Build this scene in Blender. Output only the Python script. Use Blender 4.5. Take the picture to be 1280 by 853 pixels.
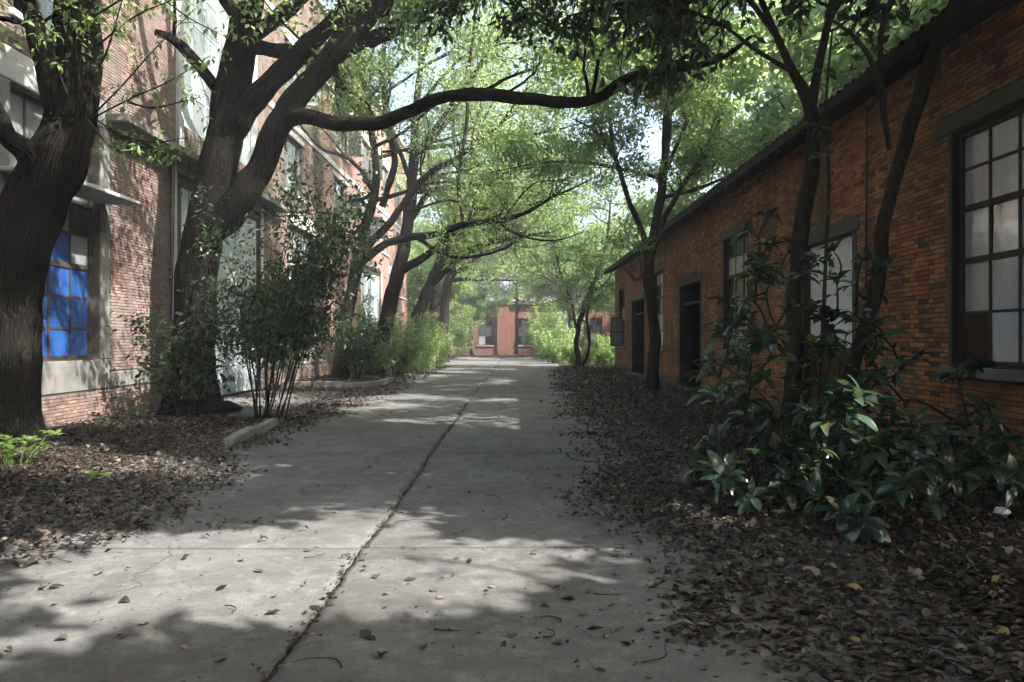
import bpy, math
import numpy as np
from mathutils import Vector

# ------------------------------------------------------------------ clear
for o in list(bpy.data.objects):
    bpy.data.objects.remove(o)
SC = bpy.context.scene
COL = SC.collection

# ------------------------------------------------------------------ camera
EYE = 1.65
HAZE = 0.0019
FPX, CX, CY = 960.0, 645.0, 424.0          # survey of the place: focal length and vanishing point
cam_d = bpy.data.cameras.new("camera")
cam = bpy.data.objects.new("camera", cam_d)
COL.objects.link(cam)
cam.location = (0, 0, EYE)
cam.rotation_euler = (math.radians(90), 0, 0)
cam_d.sensor_width = 36
cam_d.lens = 27.0
cam_d.shift_x = -5 / 1280
cam_d.shift_y = -2.5 / 1280
cam_d.clip_start = 0.05
cam_d.clip_end = 2000
SC.camera = cam

# ------------------------------------------------------------------ world, sun, exposure
SUN = np.array([0.62, -0.36, 0.70]); SUN /= np.linalg.norm(SUN)      # direction towards the sun
elev = math.asin(SUN[2])
azim = math.atan2(SUN[0], SUN[1])
w = bpy.data.worlds.new("World"); SC.world = w; w.use_nodes = True
nt = w.node_tree; nt.nodes.clear()
sky = nt.nodes.new('ShaderNodeTexSky'); sky.sky_type = 'NISHITA'; sky.sun_disc = False
sky.sun_elevation = elev; sky.sun_rotation = azim
sky.air_density = 1.0; sky.dust_density = 5.0; sky.ozone_density = 1.0
bg = nt.nodes.new('ShaderNodeBackground'); bg.inputs['Strength'].default_value = 0.15
wo = nt.nodes.new('ShaderNodeOutputWorld')
nt.links.new(sky.outputs[0], bg.inputs[0]); nt.links.new(bg.outputs[0], wo.inputs[0])
sun_d = bpy.data.lights.new("sun", 'SUN'); sun_d.energy = 5.0; sun_d.angle = math.radians(0.53)
sun_d.color = (1.0, 0.95, 0.88)
sun = bpy.data.objects.new("sun", sun_d); COL.objects.link(sun)
sun.rotation_euler = Vector(SUN).to_track_quat('Z', 'Y').to_euler()
sun.location = (20, -12, 30)
SC.view_settings.view_transform = 'Standard'
SC.view_settings.look = 'None'
SC.view_settings.gamma = 1
SC.view_settings.use_curve_mapping = False
SC.view_settings.exposure = 1.96
SC.render.engine = 'CYCLES'
SC.cycles.use_denoising = True
SC.cycles.use_adaptive_sampling = True; SC.cycles.adaptive_threshold = .03
SC.cycles.max_bounces = 8; SC.cycles.diffuse_bounces = 4; SC.cycles.glossy_bounces = 3
SC.cycles.transmission_bounces = 6; SC.cycles.transparent_max_bounces = 6
SC.cycles.sample_clamp_indirect = 6

# ------------------------------------------------------------------ helpers
RNG = np.random.default_rng(11)
def P(px, py, Y):                 # surveyed point: bearing and its distance along the road
    return np.array([(px - CX) / FPX * Y, Y, EYE - (py - CY) / FPX * Y])
def unit(v):
    v = np.asarray(v, float); return v / (np.linalg.norm(v, axis=-1, keepdims=True) + 1e-9)
def _h(i):
    s = np.sin(i[..., 0] * 127.1 + i[..., 1] * 311.7 + i[..., 2] * 74.7) * 43758.5453
    return s - np.floor(s)
def vnoise(p):
    p = np.asarray(p, float); i = np.floor(p); f = p - i; f = f * f * (3 - 2 * f); r = 0
    for a in (0, 1):
        for b in (0, 1):
            for c in (0, 1):
                wgt = (f[..., 0] if a else 1 - f[..., 0]) * (f[..., 1] if b else 1 - f[..., 1]) * (f[..., 2] if c else 1 - f[..., 2])
                r = r + wgt * _h(i + np.array([a, b, c]))
    return r
def fbm(p, o=3):
    r = 0; a = .5; p = np.asarray(p, float)
    for k in range(o):
        r = r + a * vnoise(p); p = p * 2.03 + 11.3; a *= .5
    return r

class MB:
    """collects geometry for ONE mesh"""
    def __init__(s): s.V = []; s.Q = []; s.T = []; s.R = []; s.B = []; s.n = 0
    def add(s, V, Q=None, T=None, rnd=0.5, bark=None):
        V = np.asarray(V, float).reshape(-1, 3); k = len(V)
        s.V.append(V)
        if Q is not None and len(Q): s.Q.append(np.asarray(Q, int).reshape(-1, 4) + s.n)
        if T is not None and len(T): s.T.append(np.asarray(T, int).reshape(-1, 3) + s.n)
        s.R.append(np.broadcast_to(np.asarray(rnd, float), (k,)))
        s.B.append(V if bark is None else np.asarray(bark, float))
        s.n += k
    BQ = np.array([[1, 3, 2, 0], [6, 7, 5, 4], [4, 5, 1, 0], [3, 7, 6, 2], [2, 6, 4, 0], [5, 7, 3, 1]])
    def box(s, x0, x1, y0, y1, z0, z1, rnd=.5):
        x0, x1 = min(x0, x1), max(x0, x1); y0, y1 = min(y0, y1), max(y0, y1); z0, z1 = min(z0, z1), max(z0, z1)
        s.add([(x, y, z) for x in (x0, x1) for y in (y0, y1) for z in (z0, z1)], MB.BQ, rnd=rnd)
    def obox(s, c, ax, ay, az, rnd=.5):      # oriented box, half axes
        c, ax, ay, az = map(np.asarray, (c, ax, ay, az))
        s.add([c + i * ax + j * ay + k * az for i in (-1, 1) for j in (-1, 1) for k in (-1, 1)], MB.BQ, rnd=rnd)
    def bevbox(s, x0, x1, y0, y1, z0, z1, b, rnd=.5, jit=0, rng=RNG):   # box with chamfered, slightly knocked edges
        V = []; 
        for x, sx in ((x0, 1), (x1, -1)):
            for y, sy in ((y0, 1), (y1, -1)):
                for z, sz in ((z0, 1), (z1, -1)):
                    V += [(x, y + sy * b, z + sz * b), (x + sx * b, y, z + sz * b), (x + sx * b, y + sy * b, z)]
        V = np.array(V) + rng.normal(0, jit, (24, 3)) if jit else np.array(V)
        ix = lambda i, j, k, c: (i * 4 + j * 2 + k) * 3 + c
        Q = []; T = []
        for i in (0, 1): Q.append([ix(i, 0, 0, 0), ix(i, 1, 0, 0), ix(i, 1, 1, 0), ix(i, 0, 1, 0)])
        for j in (0, 1): Q.append([ix(0, j, 0, 1), ix(1, j, 0, 1), ix(1, j, 1, 1), ix(0, j, 1, 1)])
        for k in (0, 1): Q.append([ix(0, 0, k, 2), ix(1, 0, k, 2), ix(1, 1, k, 2), ix(0, 1, k, 2)])
        for j in (0, 1):
            for k in (0, 1): Q.append([ix(0, j, k, 1), ix(1, j, k, 1), ix(1, j, k, 2), ix(0, j, k, 2)])
        for i in (0, 1):
            for k in (0, 1): Q.append([ix(i, 0, k, 0), ix(i, 1, k, 0), ix(i, 1, k, 2), ix(i, 0, k, 2)])
        for i in (0, 1):
            for j in (0, 1): Q.append([ix(i, j, 0, 0), ix(i, j, 1, 0), ix(i, j, 1, 1), ix(i, j, 0, 1)])
        for i in (0, 1):
            for j in (0, 1):
                for k in (0, 1): T.append([ix(i, j, k, c) for c in range(3)])
        s.add(V, Q, T, rnd=rnd)
    def tube(s, pts, rad, sides=6, rough=0.0, seed=0, flare=0, cap=True, lobes=0):
        pts = np.asarray(pts, float); rad = np.asarray(rad, float); m = len(pts)
        tan = unit(np.gradient(pts, axis=0))
        u = np.cross(tan[0], [0.3, 0.9, 0.1]); u = unit(u)
        U = np.zeros_like(pts)
        for i in range(m):
            u = u - tan[i] * np.dot(u, tan[i]); u = unit(u); U[i] = u
        Wv = np.cross(tan, U)
        a = np.linspace(0, 2 * np.pi, sides, endpoint=False)
        ca, sa = np.cos(a), np.sin(a)
        L = np.concatenate([[0], np.cumsum(np.linalg.norm(np.diff(pts, axis=0), axis=1))])
        r = rad[:, None] * np.ones((1, sides))
        rm = float(rad.max())
        crd = np.stack([np.broadcast_to(ca * rm, (m, sides)), np.broadcast_to(sa * rm, (m, sides)), np.broadcast_to(L[:, None], (m, sides))], -1)
        if rough:
            n1 = fbm(np.stack([crd[..., 0] * 9, crd[..., 1] * 9, crd[..., 2] * 1.7], -1) + seed * 7.7, 2) - .4
            n2 = fbm(crd * 1.6 + seed * 3.1, 2) - .4
            n3 = vnoise(np.stack([crd[..., 0] * 22, crd[..., 1] * 22, crd[..., 2] * 3.4], -1) + seed) - .5
            r = r + rough * (n1 * 1.1 + n3 * .55) + rad[:, None] * .30 * n2
        if flare:
            fl = np.exp(-L / (flare * .45))[:, None]
            lob = .5 + .5 * np.sin(a * (lobes or 5) + seed)[None] * .9
            r = r * (1 + fl * (.25 + .55 * lob))
        V = pts[:, None] + r[..., None] * (ca[None, :, None] * U[:, None] + sa[None, :, None] * Wv[:, None])
        i = np.arange(m - 1)[:, None] * sides; j = np.arange(sides)[None]; k = (j + 1) % sides
        Q = np.stack([i + j, i + k, i + sides + k, i + sides + j], -1).reshape(-1, 4)
        V = V.reshape(-1, 3); B = crd.reshape(-1, 3) + seed * 1.37
        T = None
        if cap:
            V = np.vstack([V, pts[-1] + tan[-1] * rad[-1] * .4, pts[0]]); B = np.vstack([B, B[-1], B[0]])
            e = (m - 1) * sides
            T = [[e + q, e + (q + 1) % sides, m * sides] for q in range(sides)] + [[(q + 1) % sides, q, m * sides + 1] for q in range(sides)]
        s.add(V, Q, T, rnd=.5, bark=B)
    def inst(s, tpl, pos, X, Yv, Z, size, rnd):     # many copies of a leaf template
        tv, tt = tpl
        pos = np.asarray(pos); n = len(pos)
        if n == 0: return
        size = np.broadcast_to(size, (n,))
        V = pos[:, None] + size[:, None, None] * (tv[None, :, 0, None] * X[:, None] + tv[None, :, 1, None] * Yv[:, None] + tv[None, :, 2, None] * Z[:, None])
        T = (np.arange(n)[:, None, None] * len(tv) + tt[None]).reshape(-1, 3)
        s.add(V.reshape(-1, 3), None, T, rnd=np.repeat(np.broadcast_to(rnd, (n,)), len(tv)))
    def mesh(s, name, mat, smooth=False):
        me = bpy.data.meshes.new(name)
        V = np.concatenate(s.V).astype(np.float32)
        Q = np.concatenate(s.Q) if s.Q else np.zeros((0, 4), int)
        T = np.concatenate(s.T) if s.T else np.zeros((0, 3), int)
        me.vertices.add(len(V)); me.vertices.foreach_set('co', V.ravel())
        nl = Q.size + T.size
        me.loops.add(nl); me.loops.foreach_set('vertex_index', np.concatenate([Q.ravel(), T.ravel()]).astype(np.int32))
        npy = len(Q) + len(T); me.polygons.add(npy)
        st = np.concatenate([np.arange(len(Q)) * 4, Q.size + np.arange(len(T)) * 3]).astype(np.int32)
        me.polygons.foreach_set('loop_start', st)
        me.polygons.foreach_set('use_smooth', np.full(npy, bool(smooth)))
        a = me.attributes.new('rnd', 'FLOAT', 'POINT'); a.data.foreach_set('value', np.concatenate(s.R).astype(np.float32))
        b = me.attributes.new('bark', 'FLOAT_VECTOR', 'POINT'); b.data.foreach_set('vector', np.concatenate(s.B).astype(np.float32).ravel())
        me.update(calc_edges=True); me.validate()
        if mat: me.materials.append(mat)
        return me

BASE = {}
def thing(name, label, cat, loc=(0, 0, 0), group=None):
    o = bpy.data.objects.new(name, None); COL.objects.link(o); o.location = tuple(loc); o.empty_display_size = .2
    o['label'] = label; o['category'] = cat
    if group: o['group'] = group
    return o
def wloc(o):
    p = Vector(o.location)
    while o.parent: o = o.parent; p = p + Vector(o.location)
    return p
def put(name, me, parent=None, at=(0, 0, 0), label=None, cat=None, group=None, kind=None):
    """link a mesh whose own origin is to lie at world point `at`"""
    if isinstance(me, tuple): me = me[0].mesh(name, me[1], me[2] if len(me) > 2 else False)
    o = bpy.data.objects.new(name, me); COL.objects.link(o)
    if parent is not None:
        o.parent = parent; o.location = Vector(at) - wloc(parent)
    else: o.location = tuple(at)
    if label: o['label'] = label
    if cat: o['category'] = cat
    if group: o['group'] = group
    if kind: o['kind'] = kind
    return o

# ------------------------------------------------------------------ materials
def mat(name):
    m = bpy.data.materials.new(name); m.use_nodes = True; n = m.node_tree.nodes; n.clear()
    out = n.new('ShaderNodeOutputMaterial'); return m, m.node_tree, out
def nd(t, typ, **kw):
    n = t.nodes.new(typ)
    for k, v in kw.items():
        if hasattr(n, k) and k not in ('inputs',): setattr(n, k, v)
    return n
def ramp(t, fac, stops, interp='LINEAR'):
    r = t.nodes.new('ShaderNodeValToRGB'); cr = r.color_ramp; cr.interpolation = interp
    while len(cr.elements) < len(stops): cr.elements.new(0.5)
    for e, (p, c) in zip(cr.elements, stops): e.position = p; e.color = (*c, 1)
    t.links.new(fac, r.inputs[0]); return r.outputs[0]
def attr(t, name):
    a = t.nodes.new('ShaderNodeAttribute'); a.attribute_name = name; return a
def noise(t, vec, scale, detail=4, rough=.55, dist=0):
    n = t.nodes.new('ShaderNodeTexNoise'); n.inputs['Scale'].default_value = scale; n.inputs['Detail'].default_value = detail
    n.inputs['Roughness'].default_value = rough; n.inputs['Distortion'].default_value = dist
    if vec is not None: t.links.new(vec, n.inputs['Vector'])
    return n.outputs['Fac']
def mixc(t, fac, a, b, mode='MIX'):
    m = t.nodes.new('ShaderNodeMix'); m.data_type = 'RGBA'; m.blend_type = mode
    for i, v in ((0, fac), (6, a), (7, b)):
        if hasattr(v, 'is_output'): t.links.new(v, m.inputs[i])
        elif isinstance(v, (int, float)): m.inputs[i].default_value = v
        else: m.inputs[i].default_value = (*v, 1)
    return m.outputs[2]
def math_(t, op, a, b=0.0, c=None):
    m = t.nodes.new('ShaderNodeMath'); m.operation = op
    for i, v in enumerate((a, b)):
        if hasattr(v, 'is_output'): t.links.new(v, m.inputs[i])
        else: m.inputs[i].default_value = v
    return m.outputs[0]
def bump(t, h, strength=.5, dist=.01):
    b = t.nodes.new('ShaderNodeBump'); b.inputs['Strength'].default_value = strength; b.inputs['Distance'].default_value = dist
    t.links.new(h, b.inputs['Height']); return b.outputs[0]
def pbsdf(t, out, col, rough=.8, spec=.3, normal=None, metal=0):
    p = t.nodes.new('ShaderNodeBsdfPrincipled')
    if hasattr(col, 'is_output'): t.links.new(col, p.inputs['Base Color'])
    else: p.inputs['Base Color'].default_value = (*col, 1)
    if hasattr(rough, 'is_output'): t.links.new(rough, p.inputs['Roughness'])
    else: p.inputs['Roughness'].default_value = rough
    p.inputs['Specular IOR Level'].default_value = spec; p.inputs['Metallic'].default_value = metal
    if normal is not None: t.links.new(normal, p.inputs['Normal'])
    if out is not None: t.links.new(p.outputs[0], out.inputs[0])
    return p
def geo_pos(t): return t.nodes.new('ShaderNodeNewGeometry').outputs['Position']

def m_brick(name, stops, grime):
    m, t, o = mat(name); r = attr(t, 'rnd').outputs['Fac']; g = geo_pos(t)
    c = ramp(t, r, stops)
    n1 = noise(t, g, 1.1, 5, .6); n2 = noise(t, g, 45, 3, .6)
    c = mixc(t, ramp(t, n2, [(.35, (0, 0, 0)), (.75, (.5, .5, .5))]), c, mixc(t, .5, c, (.02, .015, .012)))
    c = mixc(t, ramp(t, n1, [(.45, (0, 0, 0)), (.7, (.75, .75, .75))]), c, grime)
    mpz = t.nodes.new('ShaderNodeMapping'); mpz.inputs['Scale'].default_value = (1.6, 1.6, .25); t.links.new(g, mpz.inputs[0])
    c = mixc(t, ramp(t, noise(t, mpz.outputs[0], .9, 6, .65), [(.46, (0, 0, 0)), (.68, (.85, .85, .85))]), c, mixc(t, .5, grime, (.02, .018, .016)))
    pbsdf(t, o, c, .9, .2, bump(t, n2, .6, .006)); return m
M_BR = m_brick('brick_orange', [(0, (.06, .046, .042)), (.22, (.15, .085, .058)), (.4, (.30, .128, .056)), (.65, (.43, .182, .07)), (.87, (.53, .245, .098)), (1, (.45, .30, .18))], (.17, .105, .07))
M_BL = m_brick('brick_pink', [(0, (.085, .065, .056)), (.3, (.165, .112, .094)), (.7, (.24, .162, .136)), (1, (.34, .26, .22))], (.21, .185, .17))
def m_brickwall_far(name, c1, c2, mort, sc=1.0):
    m, t, o = mat(name); g = geo_pos(t)
    s = t.nodes.new('ShaderNodeSeparateXYZ'); t.links.new(g, s.inputs[0])
    cb = t.nodes.new('ShaderNodeCombineXYZ'); t.links.new(math_(t, 'ADD', s.outputs[0], s.outputs[1]), cb.inputs[0]); t.links.new(s.outputs[2], cb.inputs[1])
    b = t.nodes.new('ShaderNodeTexBrick'); t.links.new(cb.outputs[0], b.inputs['Vector'])
    b.inputs['Color1'].default_value = (*c1, 1); b.inputs['Color2'].default_value = (*c2, 1); b.inputs['Mortar'].default_value = (*mort, 1)
    b.inputs['Scale'].default_value = 1; b.inputs['Brick Width'].default_value = .25; b.inputs['Row Height'].default_value = .063; b.inputs['Mortar Size'].default_value = .006
    n1 = noise(t, g, .6, 6, .65)
    c = mixc(t, ramp(t, n1, [(.4, (0, 0, 0)), (.75, (.6, .6, .6))]), b.outputs[0], mort)
    pbsdf(t, o, c, .9, .2, bump(t, b.outputs['Fac'], -.5, .006)); return m
M_BLF = m_brickwall_far('brick_pink_far', (.30, .17, .135), (.22, .12, .098), (.15, .13, .115))
M_BFF = m_brickwall_far('brick_red_far', (.19, .078, .05), (.14, .055, .037), (.085, .065, .055))
def m_simple(name, c1, c2, sc=3, rough=.85, spec=.25, bs=.3, bd=.01, fine=40, metal=0):
    m, t, o = mat(name); g = geo_pos(t)
    n = noise(t, g, sc, 6, .62); n2 = noise(t, g, fine, 3, .6)
    c = ramp(t, n, [(.3, c1), (.7, c2)])
    c = mixc(t, ramp(t, n2, [(.3, (0, 0, 0)), (.9, (.35, .35, .35))]), c, c1)
    pbsdf(t, o, c, rough, spec, bump(t, n2, bs, bd), metal); return m
M_MORT_R = m_simple('mortar_dark', (.022, .016, .013), (.05, .037, .03), 2)
M_MORT_L = m_simple('mortar_grey', (.04, .033, .03), (.085, .072, .065), 2)
M_CONC = m_simple('concrete_weathered', (.10, .10, .095), (.22, .215, .20), 1.7)
M_CONCD = m_simple('concrete_mossy', (.05, .05, .042), (.125, .12, .10), 2.2)
M_CONCL = m_simple('concrete_painted', (.30, .31, .31), (.48, .49, .49), 1.4)
M_PALE = m_simple('pale_blue_paint', (.24, .29, .31), (.42, .48, .50), 1.3, .5, .4, .1)
M_WHITE = m_simple('white_board', (.52, .53, .53), (.74, .74, .73), .7, .6, .3, .1)
M_DARKWOOD = m_simple('dark_timber', (.014, .011, .009), (.035, .028, .022), 4, .9, .2, .4)
M_STEEL = m_simple('dark_window_steel', (.02, .018, .016), (.05, .042, .036), 6, .7, .4, .3)
M_STEELG = m_simple('grey_window_paint', (.10, .11, .11), (.2, .21, .21), 3, .6, .4, .2)
M_RUST = m_simple('rusty_board', (.04, .022, .014), (.085, .05, .034), 5, .9, .2, .3)
M_BLACK = m_simple('dark_interior', (.012, .012, .012), (.02, .02, .02), 2)
M_TILE = m_simple('roof_tile', (.03, .025, .022), (.075, .06, .05), 6)
M_WIRE = m_simple('black_cable', (.012, .012, .012), (.03, .03, .03), 9, .6, .4)
M_PAPER = m_simple('crumpled_plastic', (.6, .62, .64), (.75, .76, .78), 9, .4, .5, .2)

def m_glass(name, c1, c2, trans, gl=.35, rough=.12, sc=2.5):
    """dirty glazing: grimy film (diffuse and translucent) under a reflection"""
    m, t, o = mat(name); g = geo_pos(t)
    mp = t.nodes.new('ShaderNodeMapping'); mp.inputs['Scale'].default_value = (1, 1, .35); t.links.new(g, mp.inputs[0])
    n = noise(t, mp.outputs[0], sc, 5, .65); r = attr(t, 'rnd').outputs['Fac']
    c = ramp(t, n, [(.3, c1), (.72, c2)])
    c = mixc(t, math_(t, 'MULTIPLY', r, .5), c, c1)
    p = pbsdf(t, None, c, .5, .3)
    tr = t.nodes.new('ShaderNodeBsdfTranslucent'); t.links.new(c, tr.inputs[0])
    gs = t.nodes.new('ShaderNodeBsdfGlossy'); gs.inputs['Roughness'].default_value = rough; gs.inputs[0].default_value = (.9, .9, .9, 1)
    nb = noise(t, g, 3, 2, .5); t.links.new(bump(t, nb, .25, .02), gs.inputs['Normal'])
    m1 = t.nodes.new('ShaderNodeMixShader'); m1.inputs[0].default_value = trans; t.links.new(p.outputs[0], m1.inputs[1]); t.links.new(tr.outputs[0], m1.inputs[2])
    lw = t.nodes.new('ShaderNodeLayerWeight'); lw.inputs[0].default_value = .35
    m2 = t.nodes.new('ShaderNodeMixShader'); t.links.new(math_(t, 'ADD', math_(t, 'MULTIPLY', lw.outputs['Facing'], gl), .06), m2.inputs[0])
    t.links.new(m1.outputs[0], m2.inputs[1]); t.links.new(gs.outputs[0], m2.inputs[2]); t.links.new(m2.outputs[0], o.inputs[0]); return m
M_GLG = m_glass('grimy_glass', (.40, .41, .40), (.62, .63, .61), .25, .28)
M_GLP = m_glass('pale_glass', (.2, .23, .245), (.4, .44, .455), .3, .5)
M_GLB = m_glass('blue_glass', (.016, .075, .30), (.05, .17, .52), .25, .4, sc=3.5)
M_GLD = m_glass('dark_glass', (.015, .018, .02), (.05, .055, .06), .1, .8)

def m_leaf(name, stops, tcol, tr=.45, rough=.45, spec=.4, bmp=0):
    m, t, o = mat(name); r = attr(t, 'rnd').outputs['Fac']
    oi = t.nodes.new('ShaderNodeObjectInfo')
    c = ramp(t, r, stops)
    p = pbsdf(t, None, c, rough, spec)
    tl = t.nodes.new('ShaderNodeBsdfTranslucent')
    tc = mixc(t, r, tcol[0], tcol[1]); t.links.new(tc, tl.inputs[0])
    mx = t.nodes.new('ShaderNodeMixShader'); mx.inputs[0].default_value = tr
    t.links.new(p.outputs[0], mx.inputs[1]); t.links.new(tl.outputs[0], mx.inputs[2]); t.links.new(mx.outputs[0], o.inputs[0]); return m
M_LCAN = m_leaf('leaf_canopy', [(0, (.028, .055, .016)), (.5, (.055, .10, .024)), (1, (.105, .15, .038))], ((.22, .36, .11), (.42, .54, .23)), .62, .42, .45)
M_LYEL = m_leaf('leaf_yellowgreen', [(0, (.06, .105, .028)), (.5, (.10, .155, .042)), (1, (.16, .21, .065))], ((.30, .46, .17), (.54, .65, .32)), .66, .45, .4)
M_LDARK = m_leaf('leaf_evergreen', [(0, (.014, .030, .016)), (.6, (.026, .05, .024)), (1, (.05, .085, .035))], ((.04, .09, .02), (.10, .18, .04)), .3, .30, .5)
M_LGLOS = m_leaf('leaf_glossy', [(0, (.016, .034, .026)), (.6, (.030, .056, .040)), (.93, (.055, .095, .058)), (1, (.17, .14, .04))], ((.07, .13, .05), (.15, .23, .09)), .22, .22, .65)
M_LBRIG = m_leaf('leaf_young', [(0, (.07, .13, .03)), (.5, (.10, .18, .04)), (1, (.17, .25, .07))], ((.2, .32, .09), (.36, .46, .18)), .5, .45, .4)
M_LITT = m_leaf('leaf_dry', [(0, (.010, .0085, .008)), (.42, (.032, .025, .020)), (.72, (.082, .065, .051)), (.92, (.22, .18, .14)), (1, (.28, .19, .06))], ((.05, .03, .015), (.18, .12, .06)), .12, .7, .3)

def m_bark(name, c1, c2, c3, sc=1.0, bd=.03):
    m, t, o = mat(name); a = attr(t, 'bark').outputs['Vector']
    mp = t.nodes.new('ShaderNodeMapping'); mp.inputs['Scale'].default_value = (1, 1, .17); t.links.new(a, mp.inputs[0])
    v = t.nodes.new('ShaderNodeTexVoronoi'); v.feature = 'DISTANCE_TO_EDGE'; v.inputs['Scale'].default_value = 25 * sc
    nz = t.nodes.new('ShaderNodeTexNoise'); nz.inputs['Scale'].default_value = 7; nz.inputs['Detail'].default_value = 4; t.links.new(mp.outputs[0], nz.inputs['Vector'])
    mv = t.nodes.new('ShaderNodeVectorMath'); mv.operation = 'MULTIPLY_ADD'; t.links.new(nz.outputs['Color'], mv.inputs[0]); mv.inputs[1].default_value = (.05, .05, .05); t.links.new(mp.outputs[0], mv.inputs[2])
    t.links.new(mv.outputs[0], v.inputs['Vector'])
    crk = ramp(t, v.outputs['Distance'], [(0, (0, 0, 0)), (.22, (1, 1, 1))])
    n2 = noise(t, a, 1.6, 4, .6); n3 = noise(t, mp.outputs[0], 60, 3, .6)
    c = ramp(t, n3, [(.25, c1), (.6, c2), (.85, c3)])
    c = mixc(t, crk, mixc(t, .65, c, (.012, .010, .008)), c)
    c = mixc(t, ramp(t, n2, [(.5, (0, 0, 0)), (.75, (.5, .5, .5))]), c, (.022, .024, .019))
    h = math_(t, 'ADD', crk, math_(t, 'MULTIPLY', n3, .4))
    pbsdf(t, o, c, 1.0, .04, bump(t, h, .8, bd)); return m
M_BARK = m_bark('bark_rough', (.006, .0055, .005), (.013, .012, .011), (.032, .029, .026))
M_BARK2 = m_bark('bark_smooth', (.028, .025, .022), (.048, .043, .037), (.08, .072, .062), 1.6, .006)

def m_concrete_road():
    m, t, o = mat('road_concrete'); g = geo_pos(t)
    n1 = noise(t, g, .5, 6, .62, .4); n2 = noise(t, g, 5, 6, .7); n3 = noise(t, g, 85, 3, .7); n4 = noise(t, g, 1.6, 5, .65, .3)
    c = ramp(t, n1, [(.3, (.092, .093, .093)), (.55, (.138, .137, .135)), (.75, (.19, .188, .183))])
    c = mixc(t, ramp(t, n4, [(.42, (0, 0, 0)), (.62, (.75, .75, .75))]), c, (.078, .08, .079))
    c = mixc(t, ramp(t, n2, [(.5, (0, 0, 0)), (.72, (.6, .6, .6))]), c, (.25, .246, .238))
    c = mixc(t, ramp(t, noise(t, g, 17, 5, .75), [(.52, (0, 0, 0)), (.68, (.55, .55, .55))]), c, (.065, .063, .06))
    c = mixc(t, ramp(t, n3, [(.52, (0, 0, 0)), (.72, (.8, .8, .8))]), c, (.06, .058, .055))
    c = mixc(t, ramp(t, noise(t, g, .85, 6, .7, .8), [(.48, (0, 0, 0)), (.66, (.6, .6, .6))]), c, (.078, .069, .058))
    # hairline cracks with a winding course of their own
    nz = t.nodes.new('ShaderNodeTexNoise'); nz.inputs['Scale'].default_value = 1.3; nz.inputs['Detail'].default_value = 5; t.links.new(g, nz.inputs['Vector'])
    mv = t.nodes.new('ShaderNodeVectorMath'); mv.operation = 'MULTIPLY_ADD'; t.links.new(nz.outputs['Color'], mv.inputs[0]); mv.inputs[1].default_value = (.9, .9, .9); t.links.new(g, mv.inputs[2])
    v = t.nodes.new('ShaderNodeTexVoronoi'); v.feature = 'DISTANCE_TO_EDGE'; v.inputs['Scale'].default_value = .33; t.links.new(mv.outputs[0], v.inputs['Vector'])
    crk = ramp(t, v.outputs['Distance'], [(.0, (1, 1, 1)), (.007, (0, 0, 0))])
    msk = ramp(t, noise(t, g, .45, 2, .5), [(.54, (0, 0, 0)), (.62, (.7, .7, .7))])
    cf = mixc(t, 1.0, crk, msk, 'MULTIPLY')
    c = mixc(t, cf, c, (.09, .085, .08))
    h = math_(t, 'ADD', math_(t, 'MULTIPLY', n3, .35), math_(t, 'MULTIPLY', n2, .8))
    h = math_(t, 'SUBTRACT', h, math_(t, 'MULTIPLY', cf, 1.0))
    pbsdf(t, o, c, .88, .3, bump(t, h, .8, .015)); return m
M_BARK3 = m_bark('bark_grey', (.014, .013, .011), (.032, .029, .026), (.07, .064, .056), 1.2, .012)
M_ROAD = m_concrete_road()
M_SOIL = m_simple('soil_dark', (.022, .017, .012), (.06, .046, .034), 3, .95, .1, .8, .03, 25)
# ================================================================== GROUND
def sstep(a, b, x):
    t = np.clip((x - a) / (b - a), 0, 1); return t * t * (3 - 2 * t)
def height(x, y):
    x = np.asarray(x, float); y = np.asarray(y, float)
    p = np.stack([x, y, np.zeros_like(x)], -1)
    bed = np.maximum(sstep(2.6, 3.6, x), sstep(-5.3, -6.3, x)) * (1 - sstep(58, 64, y))
    drive = sstep(15.4, 16.2, y) * (1 - sstep(24.2, 25.2, y)) * sstep(-5.0, -5.6, x)
    bed = bed * (1 - drive)
    n = fbm(p * .9, 3) - .45
    return -.03 + bed * (.09 + .10 * n) + (fbm(p * 5, 2) - .4) * .025 * bed
def axis(far0, a, b, step, far1):
    core = np.arange(a, b + 1e-6, step)
    l = a - np.geomspace(step, a - far0, 26)[::-1]; r = b + np.geomspace(step, far1 - b, 26)
    return np.concatenate([l, core, r])
xs = axis(-230, -9.5, 7.5, .17, 230); ys = axis(-160, 1.0, 46, .2, 300)
Xg, Yg = np.meshgrid(xs, ys, indexing='ij'); Zg = height(Xg, Yg)
nx, ny = Xg.shape; i = np.arange(nx - 1)[:, None] * ny + np.arange(ny - 1)[None]
g = MB(); g.add(np.stack([Xg, Yg, Zg], -1).reshape(-1, 3), np.stack([i, i + ny, i + ny + 1, i + 1], -1).reshape(-1, 4))
put('ground', (g, M_SOIL, True), kind='structure')

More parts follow.
